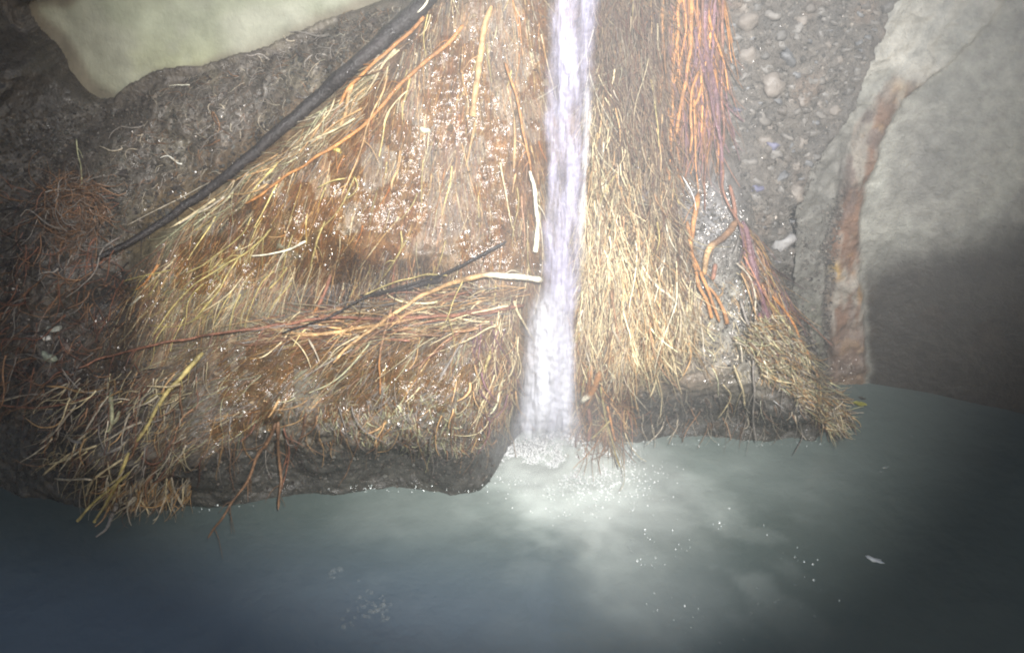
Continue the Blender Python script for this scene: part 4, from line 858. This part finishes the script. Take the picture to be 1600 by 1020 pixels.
def film(label, poly, off, seed):
    a = np.array(poly, float); us = np.arange(a[:, 0].min(), a[:, 0].max(), 4.0); vs = np.arange(a[:, 1].min(), a[:, 1].max(), 4.0); U, Vv = np.meshgrid(us, vs)
    W = at(U, Vv, depth(U, Vv) - off + .006 * fbm(U, Vv, .05, 4, seed)); ok = (inside(poly, U, Vv) & (fbm(U, Vv * .6, .02, 4, seed + 4) > -.16)).ravel()
    idx = np.arange(U.size).reshape(U.shape); F = np.stack([idx[:-1, :-1], idx[:-1, 1:], idx[1:, 1:], idx[1:, :-1]], -1).reshape(-1, 4); F = F[ok[F].all(1)]
    used = np.unique(F); mp_ = np.zeros(U.size, int); mp_[used] = np.arange(len(used))
    o = link('water_film', mesh('water_film', W.reshape(-1, 3)[used], mp_[F]), M_film); tag(o, label, kind='stuff')
film('clear film of water running down over the fan of roots', [(700, -60), (860, -60), (858, 250), (845, 420), (600, 440), (420, 450), (260, 470), (280, 380), (400, 300), (530, 180), (650, 60)], .006, 300)
film('clear film of water over the lower mound', [(300, 540), (800, 500), (800, 640), (600, 650), (330, 690)], .006, 320)

# ------------------------------------------------------------------ crumbs and grit on the earth faces
def crumbs(label, polys, cols, name='soil_crumbs'):
    q = np.vstack([scatter(p, n_) for p, n_ in polys]); n_ = len(q)
    P = at(q[:, 0], q[:, 1], depth(q[:, 0], q[:, 1]) - rng.uniform(-2, 3, n_) * 1e-3)
    o8 = np.array([(1, 0, 0), (-1, 0, 0), (0, 1, 0), (0, -1, 0), (0, 0, 1), (0, 0, -1)], float)
    r_ = np.exp(rng.normal(math.log(2.2), .55, n_)) * 1e-3
    A = rng.normal(0, 1, (n_, 3, 3)); Q, _ = np.linalg.qr(A)
    V = P[:, None] + np.einsum('kj,nji->nki', o8, Q) * (rng.uniform(.55, 1.2, (n_, 6)) * r_[:, None])[..., None]
    f = np.array([(0, 2, 4), (2, 1, 4), (1, 3, 4), (3, 0, 4), (2, 0, 5), (1, 2, 5), (3, 1, 5), (0, 3, 5)])
    F = (np.arange(n_)[:, None, None] * 6 + f[None]).reshape(-1, 3)
    C = np.array(cols)[rng.integers(0, len(cols), n_)] * np.exp(rng.normal(0, .3, (n_, 1)))
    o = link(name, mesh(name, V.reshape(-1, 3), F, np.repeat(C[:, None], 6, 1).reshape(-1, 3), False), M_gravel); tag(o, label, kind='stuff')
crumbs('crumbs of dark soil on the mud left of the branch and on the undercut ledges', [([(0, 180), (250, 140), (600, 10), (640, 20), (200, 400), (0, 430)], 9000), ([(290, 680), (780, 660), (770, 752), (300, 780)], 1800), ([(1000, 610), (1290, 630), (1290, 682), (1000, 682)], 1000), ([(0, 430), (240, 430), (250, 700), (0, 760)], 4000)],
       [(.10, .085, .07), (.06, .05, .045), (.14, .12, .10), (.10, .10, .09)])
crumbs('grit and crumbs on the gravelly face and pier', [([(1130, -20), (1400, -20), (1345, 120), (1290, 240), (1255, 320), (1240, 470), (1190, 440), (1165, 330), (1135, 200)], 5000), ([(1250, 340), (1320, 300), (1290, 590), (1250, 590)], 2200), ([(1060, 270), (1150, 340), (1200, 560), (1100, 580), (1070, 400)], 2500)],
       [(.19, .17, .15), (.12, .11, .10), (.24, .215, .19), (.08, .075, .07)], 'grit')
crumbs('flecks of pale sand and grit between the roots of the fan', [(fan_poly, 6000), ([(290, 530), (800, 490), (800, 650), (450, 650), (300, 700)], 4000)], [(.22, .14, .07), (.16, .11, .07), (.28, .21, .13)], 'grit')

# ------------------------------------------------------------------ steam and spray hanging round the fall
def mist(name, u, v, Y, rad, dens, rot=0):
    import bmesh
    m = bpy.data.materials.new('mist'); m.use_nodes = True; n = m.node_tree; n.nodes.clear()
    p = n.nodes.new('ShaderNodeVolumePrincipled'); p.inputs['Density'].default_value = dens; p.inputs['Color'].default_value = (.97, .97, 1, 1); p.inputs['Anisotropy'].default_value = 0
    q = n.nodes.new('ShaderNodeOutputMaterial'); n.links.new(p.outputs[0], q.inputs['Volume'])
    bm = bmesh.new(); bmesh.ops.create_icosphere(bm, subdivisions=3, radius=1); me = bpy.data.meshes.new(name); bm.to_mesh(me); bm.free()
    o = link(name, me, m); o.location = at(u, v, Y); o.scale = rad; o.rotation_euler = (0, 0, rot); tag(o, 'pale mist hanging round the falling water', kind='stuff')
mist('mist', 870, 420, 1.80, (.46, .22, .85), .24)
mist('mist', 860, 560, 1.74, (.20, .14, .40), .35)
mist('mist', 870, 690, 1.80, (.22, .14, .13), .7)
mist('mist', 950, 760, 1.65, (.24, .20, .10), .5, -.6)
mist('mist', 1010, 850, 1.40, (.20, .28, .07), .35, -.3)
